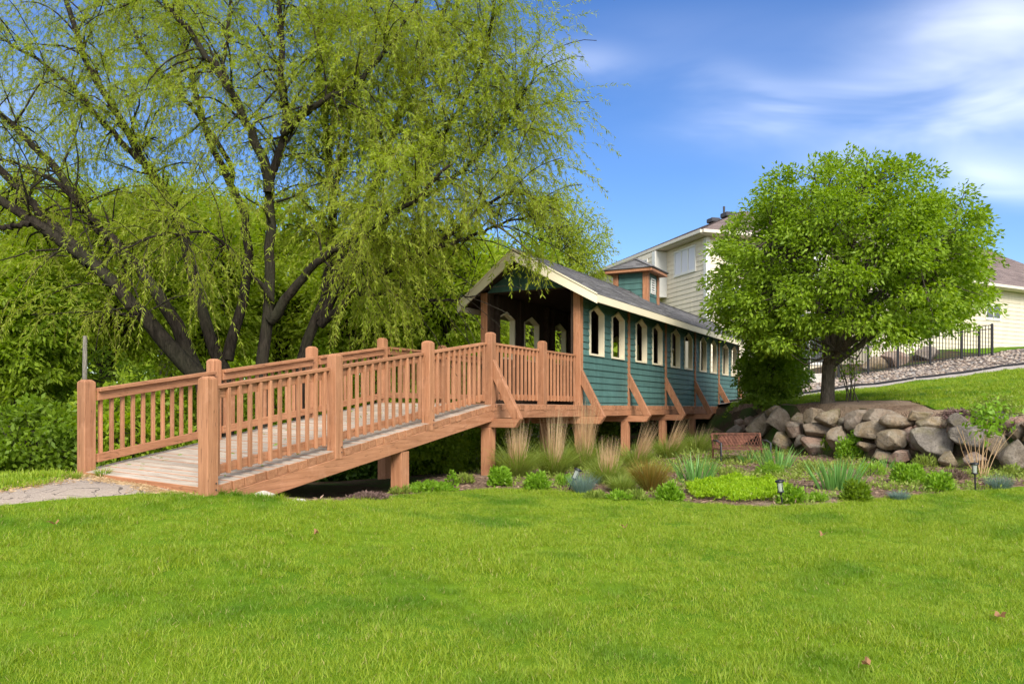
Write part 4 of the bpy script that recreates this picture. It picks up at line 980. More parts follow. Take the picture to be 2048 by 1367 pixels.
    while n < 4200:
        x, y = g.uniform(6.3, 24), g.uniform(24, 32)
        if not inside(gravel_pa, np.array([x]), np.array([y]))[0]: continue
        V, Fc = lib[n % 5]; a = g.uniform(0, 6.28); c, s = math.cos(a), math.sin(a); r = g.uniform(.045, .10); Rm = np.array([[c, -s, 0], [s, c, 0], [0, 0, 1]])
        nm.add((V * r) @ Rm.T + [x, y, H(x, y) + .02], Fc, np.full(len(V), g.uniform())); n += 1
    tag(nm.build('river_stones', ['pebble']), 'tan and grey river stones spread below the fence', 'gravel', kind='stuff')
    # dark edging between gravel and path
    m = MB(); e = [(x + .01, y + .03) for x, y in pb]; dd = []
    for a, b in zip(e[:-1], e[1:]):
        k = max(2, int(math.dist(a, b) / .5)); dd += [(a[0] + (b[0] - a[0]) * i / k, a[1] + (b[1] - a[1]) * i / k) for i in range(k)]
    for a, b in zip(dd[:-1], dd[1:]): m.beam((a[0], a[1], H(*a) + .02), (b[0], b[1], H(*b) + .02), .03, .14)
    tag(m.build('edging', 'black_metal'), 'thin black edging strip between gravel and concrete path', 'edging')
rocks()

# ------------------------------------------------------------------ trees
def path_pts(P, n):
    """resample a polyline smoothly"""
    S = smooth_line([tuple(p) for p in P], 5); S = np.array(S); d = np.concatenate([[0], np.cumsum(np.linalg.norm(np.diff(S, axis=0), axis=1))]); t = np.linspace(0, d[-1], n)
    return np.stack([np.interp(t, d, S[:, k]) for k in range(3)], 1)
def tube_np(nm, pts, rad, k, mi=0, r=.5):
    V, Fc = tube_arrays(pts, rad, k); Q = np.array(Fc[:-2]); nm.add(np.array([v[:] for v in V]), Q, np.full(len(V), r), mi)
def strands(nm, P0, D0, L, sag, nseg, lsp, leafL, leafW, g, twig_r=.004, twig_every=1):
    """hanging willow shoots: all shoots in one go. P0 (n,3) starts, D0 start directions, L lengths"""
    n = len(P0); p = P0.copy(); d = unit(D0); pts = [p.copy()]
    for i in range(nseg):
        d = unit(d + np.array([0, 0, -1]) * sag[:, None] + g.normal(0, .10, (n, 3)) * [1, 1, .4]); p = p + d * (L / nseg)[:, None]; pts.append(p.copy())
    A = np.stack(pts, 1)                                   # n, nseg+1, 3
    # three-sided twig
    rad = np.linspace(1, .35, nseg + 1) * twig_r
    ang = np.array([0, 2.094, 4.188]); off = np.stack([np.cos(ang), np.sin(ang), 0 * ang], 1)
    V = A[:, :, None, :] + off[None, None] * rad[None, :, None, None]; m = (nseg + 1) * 3
    base = (np.arange(n) * m)[:, None]; q = []
    for i in range(nseg):
        for j in range(3): q.append([i * 3 + j, i * 3 + (j + 1) % 3, (i + 1) * 3 + (j + 1) % 3, (i + 1) * 3 + j])
    Q = (base[:, None, :] + np.array(q)[None]).reshape(-1, 4)
    nm.add(V.reshape(-1, 3), Q, np.full(n * m, .5), 1)
    cnt = np.maximum(3, (L / lsp).astype(int)); idx = np.repeat(np.arange(n), cnt); t = g.uniform(.04, 1, len(idx)) * nseg; k = np.minimum(t.astype(int), nseg - 1); f = (t - k)[:, None]
    B = A[idx, k] * (1 - f) + A[idx, k + 1] * f; dr = unit(A[idx, k + 1] - A[idx, k]); side = unit(np.cross(dr, g.normal(size=(len(idx), 3))))
    D = dr * .75 + side * g.uniform(.4, 1.1, (len(idx), 1)) + np.array([0, 0, -.35])
    V, Q, r = leaf_arrays(B, D, leafL, leafW, .2, g); nm.add(V, Q, r, 0)
def willow(name, label, limbs, seed, sec_per_m, str_per_sec, crown_scale=1.0, lenf=1.0, leafscale=1.0, low_cut=None):
    """limbs: list of (points in world, start radius, end radius, branch_from fraction)"""
    g = np.random.default_rng(seed); b = limbs[0][0][0]; root = empty(name, (b[0], b[1], H(b[0], b[1]))); tag(root, label, 'tree', 'willows behind the footbridge'); inv = Matrix.Translation(-root.location)
    tr = NP(); cr = NP(); SP = []; SD = []; SL = []
    for P, r0, r1, f0, dens in limbs:
        A = path_pts(P, 26); n = len(A); A[1:-1] += g.normal(0, .02, (n - 2, 3)); rad = (r0 + (r1 - r0) * np.linspace(0, 1, n) ** .7) * .76; tube_np(tr, A, rad, 9)
        length = np.linalg.norm(np.diff(A, axis=0), axis=1).sum(); ns = max(2, int(length * (1 - f0) * sec_per_m * dens)); up = unit((A[-1] - A[0])[None])[0]
        for _ in range(ns):
            t = g.uniform(f0, 1) ** .85; k = min(int(t * (n - 1)), n - 2); p = A[k]; tang = unit((A[k + 1] - A[k])[None])[0]
            d = unit((tang * g.uniform(.3, .9) + g.normal(0, .65, 3) + np.array([0, 0, g.uniform(-.1, .55)]))[None])[0]; L = g.uniform(.7, 2.1) * lenf * (1 - .3 * t); q = p.copy(); S = [q.copy()]; dd = d.copy()
            for i in range(6):
                dd = unit((dd + np.array([0, 0, -.10]) + g.normal(0, .13, 3))[None])[0]; q = q + dd * L / 6; S.append(q.copy())
            S = np.array(S); rr0 = min(rad[k] * .4, .024); tube_np(tr, S, np.linspace(rr0, .006, 7), 5)
            m = int(str_per_sec * L); tt = g.uniform(.12, 1, m) * 5.999; kk = tt.astype(int); ff = (tt - kk)[:, None]; SP.append(S[kk] * (1 - ff) + S[kk + 1] * ff)
            SD.append(unit(np.tile(dd, (m, 1)) * .7 + g.normal(0, .55, (m, 3)) + np.array([0, 0, .25]))); SL.append(g.gamma(3.2, .27, m).clip(.25, 2.2) * crown_scale)
    SP = np.concatenate(SP); SD = np.concatenate(SD); SL = np.concatenate(SL)
    if low_cut is not None:
        k = low_cut(SP); SP, SD, SL = SP[k], SD[k], SL[k]
        x, y = px_of(SP); room = (np.interp(x, [800, 840, 880, 930, 970, 1010, 1060, 1120], [730, 610, 545, 480, 450, 440, 450, 455]) - y) * SP[:, 1] / F / .9     # shoots end above the bridge roof
        SL = np.minimum(SL, room); k = SL > .16; SP, SD, SL = SP[k], SD[k], SL[k]
    strands(cr, SP, SD, SL, g.uniform(.12, .42, len(SP)), 5, .026, .085 * leafscale, .0155 * leafscale, g)
    o = tr.build('trunk', ['bark_dark'], root, smooth=True); o.matrix_parent_inverse = inv
    o = cr.build('crown', ['leaf_willow', 'twig_yellow'], root); o.matrix_parent_inverse = inv
    print('willow', name, len(SP), 'strands', cr.n)
    return root
def pl(pts, Y0, Y1=None):
    """limb drawn in the photo: pixels, with the distance sliding from Y0 to Y1"""
    Y1 = Y0 if Y1 is None else Y1; n = len(pts); return [tuple(at(x, y, Y0 + (Y1 - Y0) * i / max(1, n - 1))) for i, (x, y) in enumerate(pts)]
def grounded(L):
    x, y, z = L[0]; return [(x, y, H(x, y) - .2)] + L
wA = [(grounded(pl([(420, 800), (385, 745), (300, 650), (205, 545), (100, 465), (0, 400), (-150, 310), (-260, 260)], 14, 13)), .30, .05, .30, 1.0),
      (pl([(180, 527), (115, 462), (60, 400), (0, 335), (-90, 240), (-150, 150)], 13.54, 13.9), .15, .04, .25, 1.),
      (pl([(395, 750), (330, 610), (253, 506), (172, 428), (105, 328), (17, 245), (-60, 170), (-140, 90)], 14, 14.6), .19, .04, .3, 1.0),
      (pl([(200, 455), (120, 370), (40, 330), (-60, 300)], 14.2, 13.2), .08, .02, .1, 1.),
      (pl([(60, 450), (-20, 455), (-120, 430)], 13.3, 12.8), .08, .02, .2, .8)]
wB = [(grounded(pl([(450, 790), (440, 730), (400, 600), (345, 417), (267, 295), (183, 139), (145, 33), (100, -90)], 14.6, 15.5)), .21, .05, .35, 1.),
      (pl([(300, 345), (230, 270), (140, 170), (60, 110), (-30, 60)], 15, 15.4), .09, .025, .15, 1.),
      (pl([(455, 720), (500, 520), (473, 397), (411, 261), (380, 120), (350, 0), (330, -110)], 14.8, 16), .15, .04, .4, 1.),
      (pl([(470, 395), (440, 290), (300, 120), (250, 10), (220, -100)], 15.3, 16.4), .08, .03, .2, 1.)]
wC = [(grounded(pl([(522, 770), (528, 700), (541, 600), (541, 500), (538, 385), (570, 258), (564, 139), (559, 0), (553, -120)], 13.6, 14.0)), .19, .05, .45, 1.),
      (pl([(538, 385), (535, 345), (500, 260), (455, 170), (389, 78), (328, 0), (270, -90)], 13.7, 13.2), .13, .04, .2, 1.),
      (pl([(565, 268), (600, 235), (640, 206), (720, 160), (800, 60), (850, -30)], 13.7, 13.0), .09, .03, .15, 1.),
      (pl([(540, 640), (590, 575), (640, 520), (720, 465), (820, 410), (900, 330)], 13.6, 12.6), .13, .03, .3, 1.2),
      (pl([(490, 245), (450, 150), (460, 40), (470, -80)], 13.5, 14.2), .07, .025, .2, 1.),
      (pl([(545, 600), (480, 520), (420, 470), (330, 470), (240, 500)], 13.6, 11.8), .06, .015, .3, 1.7)]
wD = [(grounded(pl([(600, 780), (612, 690), (648, 600), (665, 500), (660, 340), (648, 230), (640, 100), (645, -80)], 14.6, 15)), .19, .05, .4, 1.),
      (pl([(655, 590), (740, 400), (790, 250), (830, 140), (880, 40), (920, -70)], 14.7, 15.0), .14, .04, .3, 1.1),
      (pl([(640, 640), (760, 470), (850, 330), (930, 200), (975, 90), (990, -10)], 14.5, 14.0), .13, .03, .3, 1.3),
      (pl([(640, 650), (740, 560), (860, 500), (960, 420), (1030, 380)], 14.4, 13.2), .11, .03, .25, 1.5),
      (pl([(800, 410), (900, 360), (990, 270), (1050, 180), (1085, 120)], 14.2, 13.8), .07, .02, .2, 1.4),
      (pl([(860, 500), (950, 470), (1020, 440), (1085, 430)], 13.5, 13.2), .06, .015, .2, 1.3),
      (pl([(700, 585), (800, 590), (880, 600), (960, 590)], 14.2, 13.8), .06, .015, .3, 1.1),
      (pl([(660, 420), (700, 250), (720, 120), (740, 0), (750, -90)], 15, 15.6), .09, .03, .2, 1.)]
def px_of(P): return 1024 + P[:, 0] / P[:, 1] * F, HZ - (P[:, 2] - E) / P[:, 1] * F
def keep_out(P):
    x, y = px_of(P)
    g = np.random.default_rng(len(P)); u = g.uniform(0, 1, len(P))
    ok = x < 1118
    ok &= ~((y > 380) & (x < 420) & (P[:, 1] < 14.0) & (u < .5))          # the leaning trunks stand clear of their own foliage
    ok &= ~((y > 470) & (x > 470) & (x < 690) & (P[:, 1] < 13.9) & (u < .4))
    lx = [-300, 0, 100, 205, 300, 385, 430]; ly = np.interp(x, lx, [230, 400, 465, 545, 650, 745, 800])
    ok &= ~((x < 430) & (y > ly - 190) & (y < ly + 40) & (P[:, 1] < 14.3) & (u < .86))
    ok &= ~((y < 330) & (x < 620) & (u < .36))                            # open upper crown
    return ok
def build_willows():
    willow('willow_tree', 'old willow with a thick dark trunk leaning far over to the lawn side', wA, 21, 6.5, 17, 1.0, low_cut=keep_out)
    willow('willow_tree', 'willow with two slim upright stems just behind the leaning trunk', wB, 22, 6.5, 16, 1.0, low_cut=keep_out)
    willow('willow_tree', 'willow whose straight dark trunk forks into a tall V above the ramp', wC, 23, 7, 18, 1.0, low_cut=keep_out)
    willow('willow_tree', 'willow with drooping branches spreading over the gable of the covered bridge', wD, 24, 8, 20, 1.0, low_cut=keep_out)
build_willows()

def clump_tree(name, label, base, top, center, radii, nclump, per, leafL, leafW, mat, barkm, trunk_r, seed, cat='tree', group=None, shell=.55, csize=.16, fork=None, limb_n=12, droop=-.15, zmin=None, keep=None, lump=1):
    """tapered trunk, limbs reaching to leaf clumps spread through the crown's volume"""
    g = np.random.default_rng(seed); root = empty(name, base); tag(root, label, cat, group); inv = Matrix.Translation(-root.location)
    c = np.array(center); rad = np.array(radii); fork = np.array(fork if fork is not None else [base[0] * .4 + c[0] * .6, base[1] * .4 + c[1] * .6, base[2] + (c[2] - base[2]) * .55])
    tr = NP(); tube_np(tr, path_pts([(base[0], base[1], base[2] - .2), (base[0], base[1], base[2] + .12), tuple((np.array(base) + fork) / 2), tuple(fork)], 9), trunk_r * np.array([1.6, 1.25, 1.05, 1, .97, .95, .93, .9, .9]), 10)
    d = unit(g.normal(size=(nclump * 3, 3))); 
    rr = (shell + (1 - shell) * g.uniform(0, 1, len(d)) ** .6) * (1 + lump * .10 * np.sin(d[:, 0] * 5 + seed) * np.sin(d[:, 2] * 6 + seed * 2) + lump * .08 * np.sin(d[:, 1] * 9 + d[:, 0] * 4 + seed))
    C = c + d * rr[:, None] * rad
    if zmin is not None: C = C[C[:, 2] > zmin]
    if keep is not None: C = C[keep(C)]
    C = C[:nclump]
    hubs = c + unit(g.normal(size=(limb_n, 3)) + [0, 0, .25]) * rad * g.uniform(.35, .62, (limb_n, 1))
    for hpt in hubs:
        mid = (fork + hpt) / 2 + g.normal(0, .12, 3) * rad.mean() * .4; A = path_pts([tuple(fork - [0, 0, trunk_r]), tuple(mid), tuple(hpt)], 8); tube_np(tr, A, np.linspace(trunk_r * .55, trunk_r * .16, 8), 6)
    j = np.argmin(np.linalg.norm(C[:, None] - hubs[None], axis=2), 1)
    for i, p in enumerate(C):
        h0 = hubs[j[i]]; s = h0 * .75 + fork * .25 if g.uniform() < .4 else h0; A = path_pts([tuple(s), tuple((s + p) / 2 + g.normal(0, .06, 3) * rad.mean()), tuple(p)], 5); tube_np(tr, A, np.linspace(trunk_r * .14, trunk_r * .03 + .003, 5), 4)
    n = len(C) * per; idx = np.repeat(np.arange(len(C)), per); ob = unit(g.normal(size=(n, 3))) * (g.uniform(0, 1, (n, 1)) ** .45); off = ob * rad.mean() * csize * 1.7 * g.uniform(.6, 1.35, len(C))[idx][:, None] * [1.2, 1.2, .75]; off[:, 2] -= (off[:, 0] ** 2 + off[:, 1] ** 2) / (rad.mean() * csize * 3)
    P = C[idx] + off; D = unit(P - c) * .6 + unit(off) * .7 + g.normal(0, .55, (n, 3)) + np.array([0, 0, droop])
    cr = NP(); cr.add(*leaf_arrays(P, D, leafL, leafW, .3, g))
    tw = tr.build('trunk', [barkm], root, smooth=True); tw.matrix_parent_inverse = inv
    o = cr.build('crown', [mat], root); o.matrix_parent_inverse = inv
    return root
# round-headed ornamental tree above the boulder wall
def crown_floor(P):
    x, y = px_of(P); return y < np.interp(x, [1380, 1440, 1500, 1570, 1640, 1720, 1800, 1900, 1990], [600, 630, 675, 700, 655, 665, 670, 640, 590])
tb = ((1655 - 1024) / F * 17.4, 17.4)
clump_tree('round_tree', 'round headed bright green tree standing above the boulder wall', (tb[0], tb[1], H(*tb) - .02), None, tuple(at(1692, 562, 17.4)), (2.92, 2.7, 2.75), 640, 125, .10, .047, 'leaf_round', 'bark_grey', .145, 51, keep=crown_floor, lump=.5, shell=.45, csize=.060, fork=tuple(at(1657, 722, 17.4)), limb_n=16, droop=-.35, zmin=E + .62)

def woods():
    spec = [  # px, base row Y, crown centre row, half width px, half height px, leaf mat, label
        (40, 13.8, 640, 110, 150, 'leaf_wood', 'dark green leafy tree at the woodland edge beyond the path', 300),
        (215, 17, 560, 190, 160, 'leaf_glow', 'light green tree in the wood behind the leaning willow trunk', 260),
        (20, 22, 480, 190, 150, 'leaf_glow', 'tall pale green tree rising behind the dark woodland tree', 240),
        (400, 21, 560, 170, 170, 'leaf_glow', 'yellow green tree filling the gap behind the willow stems', 260),
        (560, 23, 560, 160, 170, 'leaf_glow', 'leafy tree in the wood behind the forked willow', 260),
        (740, 22, 600, 170, 150, 'leaf_glow', 'bushy tree behind the upper end of the ramp', 260),
        (890, 21, 590, 140, 150, 'leaf_glow', 'bushy tree just left of the covered bridge gable', 240),
        (330, 27, 440, 170, 90, 'leaf_wood', 'distant tree top showing between the willow branches', 160),
        (1010, 26, 620, 150, 160, 'leaf_wood', 'tree seen through the left windows of the covered bridge', 200)]
    for i, (px, Y, cy_, hw, hh, mt, lab, nc) in enumerate(spec):
        x = (px - 1024) / F * Y; k = Y / F; c = at(px, cy_, Y); bz = H(x, Y)
        clump_tree('woodland_tree', lab, (x, Y, bz - .05), None, tuple(c), (hw * k, hw * k * .8, hh * k), nc, 100, .11 if Y < 18 else .15, .045 if Y < 18 else .055, mt, 'bark_dark', .12 + .004 * Y, 70 + i, group='woodland trees behind the bridge', shell=.35, csize=.12, limb_n=9, zmin=bz + .2)
    # slender willow beyond the covered span
    c = at(1120, 500, 27); clump_tree('feathery_tree', 'feathery pale green tree behind the covered bridge roof', (c.x, 27, H(c.x, 27)), None, tuple(c), (1.6, 1.5, 2.3), 230, 80, .12, .036, 'leaf_willow', 'bark_dark', .14, 90, shell=.2, csize=.15, limb_n=8, droop=-.7)
    sh = [(60, 880, 12.2, 150, 85, 'leaf_shrub'), (250, 860, 12.8, 140, 100, 'leaf_wood'), (150, 800, 15, 150, 120, 'leaf_shrub'), (380, 830, 15.5, 130, 110, 'leaf_wood'), (520, 830, 17, 130, 110, 'leaf_wood'), (690, 800, 18, 140, 120, 'leaf_wood'), (830, 870, 15.5, 110, 65, 'leaf_wood'), (900, 850, 17.5, 110, 75, 'leaf_wood'), (940, 760, 20, 120, 110, 'leaf_wood'), (1120, 870, 21, 120, 60, 'leaf_shrub'), (1250, 850, 25, 90, 50, 'leaf_deep'), (700, 905, 14.2, 100, 40, 'leaf_deep')]
    labs = ['low bush at the wood edge beyond the grass strip', 'leafy bush directly behind the ramp railing foot', 'shady bush deep under the leaning willow', 'bush at the foot of the slim willow stems', 'bush at the foot of the forked willow', 'pale bush behind the middle of the ramp', 'bush showing in the light under the ramp', 'bush behind the leg of the landing', 'tall bush left of the covered bridge doorway', 'bush under the front of the covered span', 'shady bush beneath the far end of the covered span', 'dark creeping bush in the shade under the ramp']
    for i, (px, py, Y, hw, hh, mt) in enumerate(sh):
        c = at(px, py, Y); k = Y / F; bz = H(c.x, Y); hz_ = max(hh * k, (c.z + hh * k - bz) * .52); c.z = bz + hz_ * .9
        clump_tree('bush', labs[i], (c.x, Y, bz - .03), None, tuple(c), (hw * k, hw * k * .7, hz_), 120, 60, .10, .055, mt, 'bark_dark', .035, 120 + i, 'bush', 'bushes behind the bridge', shell=.4, csize=.14, limb_n=8, zmin=bz)
    # far wood that reads as one mass
    g = np.random.default_rng(3); n = 30000; a = g.uniform(0, 1, n); x = -75 + 88 * a; y = 40 + 12 * g.uniform(0, 1, n) + np.abs(x) * -.12; hh = 8.0 + 1.4 * np.sin(x * .5) + 1.1 * np.sin(x * 1.3 + 1); hh = np.where(x > 3, hh * .75, hh)
    z = E - 1.6 + hh * g.uniform(0, 1, n) ** .8; P = np.stack([x, y, z], 1); nm = NP(); nm.add(*leaf_arrays(P, g.normal(size=(n, 3)), .75, .5, .3, g))
    tag(nm.build('far_woodland', ['leaf_wood']), 'far green woodland seen between the nearer trunks', 'woodland', kind='stuff')
woods()

# hanging willow shoots in front of the gable belong to the last willow
def gable_shoots():
    g = np.random.default_rng(77); root = [o for o in bpy.data.objects if o.name.startswith('willow_tree') and 'gable' in o.get('label', '')][0]; nm = NP()
    br = path_pts([tuple(at(975, 440, 13.2)), tuple(at(1015, 465, 13.3)), tuple(at(1055, 500, 13.4)), tuple(at(1085, 530, 13.4))], 10); n = 48; t = g.uniform(4.5, 8.99, n); k = t.astype(int); f = (t - k)[:, None]
    P = br[k] * (1 - f) + br[k + 1] * f + g.normal(0, .13, (n, 3)); D = g.normal(0, .6, (n, 3)) + [.2, 0, .1]; L = g.uniform(.22, .5, n)
    strands(nm, P, D, L, g.uniform(.25, .5, n), 5, .026, .095, .019, g)
    for q in ((1000, 560), (1035, 520), (1060, 525)):
        p0 = at(q[0] + 8, 515, 13.4); m = 4; P = np.tile(np.array(p0), (m, 1)) + g.normal(0, .05, (m, 3)); strands(nm, P, g.normal(0, .4, (m, 3)), g.uniform(.45, .75, m), np.full(m, .5), 5, .03, .09, .02, g)
    tube_np(nm, br, np.linspace(.025, .006, 10), 5, 1)
    o = nm.build('hanging_shoots', ['leaf_willow', 'twig_yellow'], root); o.matrix_parent_inverse = Matrix.Translation(-root.location)
gable_shoots()

# pale dead stem in the wood
x, y = at(170, 700, 12.5).xy; z0 = H(x, y)
p = empty('dead_stem', (x, y, z0)); tag(p, 'thin pale bare stem rising behind the end railing post', 'dead tree')
o = MB().tube([(0, 0, -.1), (.01, 0, 1.0), (-.01, .01, 1.6), (.0, 0, 2.35)], [.045, .04, .036, .03], 8).build('trunk', 'bark_pale', p, smooth=True)
MB().tube([(0, 0, 1.35), (.05, .02, 1.42), (.09, .03, 1.5)], [.012, .009, .004], 5).build('branch_stub', 'bark_pale', p)

# ------------------------------------------------------------------ planting bed
def on(px, py): 
    x, y = ray(px, py); return x, y, H(x, y)
def single(nm, name, mats, label, cat, group, base):
    root = nm.build(name, mats); me = root.data; me.transform(Matrix.Translation(-Vector(base))); root.location = base
    return tag(root, label, cat, group)
def grass_clump(name, label, px, py, wpx, hpx, mat, seed, straw=None, straw_h=0, lean=(0, 0), n=800, bw=.009, group=None, cat='grass clump', droop=.75, strawn=300):
    g = np.random.default_rng(seed); x, y, z = on(px, py); k = y / F; w = wpx * k; h = hpx * k; root = empty(name, (x, y, z)); tag(root, label, cat, group)
    a = g.uniform(0, 6.283, n); r = w * .16 * np.sqrt(g.uniform(0, 1, n)); P = np.stack([r * np.cos(a), r * np.sin(a), np.full(n, -.02)], 1)
    sp = g.uniform(.05, .75, n); D = np.stack([np.cos(a) * sp, np.sin(a) * sp, np.ones(n)], 1); L = g.uniform(.7, 1.25, n) * h * 1.25
    nm = NP(); nm.add(*blade_arrays(P, D, L, g.uniform(.7, 1.2, n) * bw, g.uniform(.2, 1, n) * droop, 4, g)); nm.build('foliage', [mat], root)
    if straw:
        n2 = strawn; a = g.uniform(0, 6.283, n2); r = w * .14 * np.sqrt(g.uniform(0, 1, n2)); P = np.stack([r * np.cos(a), r * np.sin(a), np.zeros(n2)], 1); sp = g.uniform(0, .14, n2)
        D = np.stack([np.cos(a) * sp + lean[0], np.sin(a) * sp + lean[1], np.ones(n2)], 1); nm = NP(); nm.add(*blade_arrays(P, D, g.uniform(.4, 1.1, n2) * straw_h * k, g.uniform(.004, .008, n2), g.uniform(0, .12, n2), 3, g)); nm.build('dry_stalks', [straw], root)
    return root
def iris(px, py, wpx, hpx, label, seed, n=75):
    g = np.random.default_rng(seed); x, y, z = on(px, py); k = y / F; w = wpx * k; h = hpx * k; a = g.uniform(0, 6.283, n); r = w * .30 * np.sqrt(g.uniform(0, 1, n))
    P = np.stack([r * np.cos(a), r * np.sin(a) * .7, np.full(n, -.02)], 1); sp = .10 + .42 * r / (w * .3 + 1e-6) * g.uniform(.5, 1.2, n); D = np.stack([np.cos(a) * sp, np.sin(a) * sp, np.ones(n)], 1)
    root = empty('iris_clump', (x, y, z)); tag(root, label, 'iris', 'irises in the bed'); nm = NP(); nm.add(*blade_arrays(P, D, g.uniform(.65, 1.12, n) * h, g.uniform(.02, .034, n), g.uniform(0, .25, n), 4, g)); nm.build('sword_leaves', ['leaf_iris'], root); return root
def mound(name, label, px, py, wpx, hpx, mat, seed, n=900, lL=.06, lW=.035, cat='plant', up=.5, group='low plants in the bed', flat=False):
    g = np.random.default_rng(seed); x, y, z = on(px, py); k = y / F; w = wpx * k / 2; h = hpx * k; d = unit(g.normal(size=(n, 3))); d[:, 2] = np.abs(d[:, 2]); rr = (.45 + .55 * g.uniform(0, 1, n) ** .5) * (1 + .12 * np.sin(d[:, 0] * 7 + seed) + .1 * np.sin(d[:, 1] * 9 + seed))
    P = d * rr[:, None] * [w, w * .8, h]; P[:, 2] += .01; D = d * .7 + g.normal(0, .45, (n, 3)) + [0, 0, up]; root = empty(name, (x, y, z)); tag(root, label, cat, group); nm = NP(); nm.add(*leaf_arrays(P, D, lL, lW, .25, g)); nm.build('foliage', [mat], root)
    st = NP()
    for i in range(9):
        q = P[i * 7]; tube_np(st, np.array([[0, 0, -.03], q * [.4, .4, .6], q]), [.006, .005, .003], 4)
    st.build('stems', ['twig'], root); return root
def bed_plants():
    tl = 'tall ornamental grasses in the bed'
    grass_clump('ornamental_grass', 'tall feathery grass clump against the landing leg, tan stalks above green', 1035, 952, 92, 62, 'leaf_olive', 1, 'leaf_straw', 112, (.0, 0), group=tl)
    grass_clump('ornamental_grass', 'tall grass clump with tan stalks second from the landing leg', 1108, 950, 92, 60, 'leaf_olive', 2, 'leaf_straw', 128, (.02, 0), group=tl)
    grass_clump('ornamental_grass', 'tallest tan stalked grass clump reaching the bridge beam', 1168, 940, 80, 58, 'leaf_olive', 3, 'leaf_straw', 140, (.03, 0), group=tl, strawn=420)
    grass_clump('ornamental_grass', 'tan stalked grass clump behind the tilted path light', 1215, 968, 95, 52, 'leaf_olive', 4, 'leaf_straw', 95, (.05, 0), group=tl)
    grass_clump('ornamental_grass', 'leaning tan grass clump beside the second covered span leg', 1272, 935, 80, 45, 'leaf_olive', 5, 'leaf_straw', 100, (.35, 0), group=tl)
    grass_clump('ornamental_grass', 'leaning tan grass clump between the covered span legs', 1335, 915, 80, 40, 'leaf_olive', 6, 'leaf_straw', 85, (.4, 0), group=tl)
    grass_clump('ornamental_grass', 'short green grass clump under the far covered span legs', 1395, 905, 90, 40, 'leaf_olive', 7, 'leaf_straw', 60, (.3, 0), group=tl, strawn=60)
    grass_clump('ornamental_grass', 'orange tipped grass clump left of the middle iris', 1300, 982, 78, 52, 'leaf_rust', 8, 'leaf_rust', 62, (.0, 0), group=tl, droop=.35)
    grass_clump('ornamental_grass', 'dull green grass clump between the tilted light and orange grass', 1245, 985, 80, 36, 'leaf_olive', 9, group=tl)
    iris(1392, 966, 100, 66, 'broad iris clump left of the rusty bench', 1, 95); iris(1556, 938, 100, 58, 'iris clump growing in front of the rusty bench', 2); iris(1675, 978, 135, 74, 'largest iris clump in the middle of the bed', 3, 110); iris(1496, 926, 42, 36, 'small iris tuft beside the rusty bench leg', 4, 28); iris(1770, 938, 50, 32, 'small strappy leaved tuft at the foot of the boulders', 5, 30)
    b = lambda *a, **k: grass_clump(*a, mat='leaf_blue', group='blue grey tufts', cat='plant', bw=.004, n=650, droop=.35, **k)
    b('blue_fescue', 'blue grey tuft behind the tilted path light', 1165, 986, 74, 36, seed=20); b('blue_fescue', 'flat blue grey tuft at the lawn edge below the mulch', 1798, 1000, 74, 18, seed=21); b('blue_fescue', 'wide blue grey tuft right of the upright path light', 1998, 978, 100, 26, seed=22)
    m = lambda px, py, w, h, lab, sd, mat='leaf_mound', **k: mound('mound_plant', lab, px, py, w, h, mat, sd, **k)
    m(1000, 972, 48, 34, 'small leafy mound at the foot of the landing leg', 30); m(1075, 980, 50, 30, 'rounded leafy mound in front of the first tall grass', 31); m(1340, 1003, 46, 32, 'leafy mound at the lawn edge below the orange grass', 32)
    m(1540, 953, 56, 26, 'feathery mound below the bench iris', 33, lL=.05, lW=.012, n=1400); m(1583, 1008, 46, 30, 'leafy mound touching the upright path light', 34); m(1711, 1002, 54, 36, 'leafy mound below the largest iris', 35, 'leaf_shrub'); m(1817, 968, 72, 36, 'wide dense green mound on the mulch', 36, n=1500); m(1880, 983, 52, 34, 'rounded green mound right of the wide mound', 37)
    m(1703, 918, 62, 48, 'taller leafy plant against the boulders', 38, n=1100); m(860, 984, 95, 16, 'low creeping green plant on the mulch below the ramp', 39, 'leaf_mound', n=900); m(905, 972, 20, 26, 'small upright weed on the dark mulch', 40, n=120); m(735, 1000, 80, 12, 'low purplish creeping plant beside the ramp leg', 41, 'leaf_purple', n=1000, lL=.04, lW=.02)
    for i, (px, py, w, h, mt, lab) in enumerate(((930, 968, 40, 16, 'leaf_olive', 'low pale weed on the mulch left of the landing leg'), (1128, 972, 34, 18, 'leaf_mound', 'leafy weed between the leafy mound and the tilted light'), (1272, 1000, 40, 14, 'leaf_olive', 'low pale plant in front of the orange tipped grass'), (1455, 958, 66, 22, 'leaf_olive', 'loose olive plant between the broad iris and the bench'), (1615, 945, 46, 18, 'leaf_olive', 'low olive plant left of the largest iris'),
        (1632, 1004, 40, 12, 'leaf_mound', 'flat green weed left of the dark leafy mound'), (1655, 905, 36, 26, 'leaf_shrub', 'dark leafy plant tucked under the boulders'), (1742, 952, 62, 24, 'leaf_mound', 'loose green plant right of the largest iris'), (1850, 935, 50, 22, 'leaf_olive', 'olive plant at the boulder foot above the wide mound'), (1905, 958, 60, 14, 'leaf_purple', 'greyish purple creeping plant left of the upright light'), (2025, 955, 50, 22, 'leaf_olive', 'olive plant at the boulder foot beyond the pale stemmed shrub'),
        (1385, 925, 70, 30, 'leaf_olive', 'olive plant behind the broad iris'), (1240, 1000, 50, 12, 'leaf_mound', 'flat green weed below the dull green grass'), (800, 988, 40, 10, 'leaf_olive', 'sparse pale weed beside the ramp leg'), (1190, 998, 40, 10, 'leaf_olive', 'pale weed at the lawn edge right of the tilted light'))):
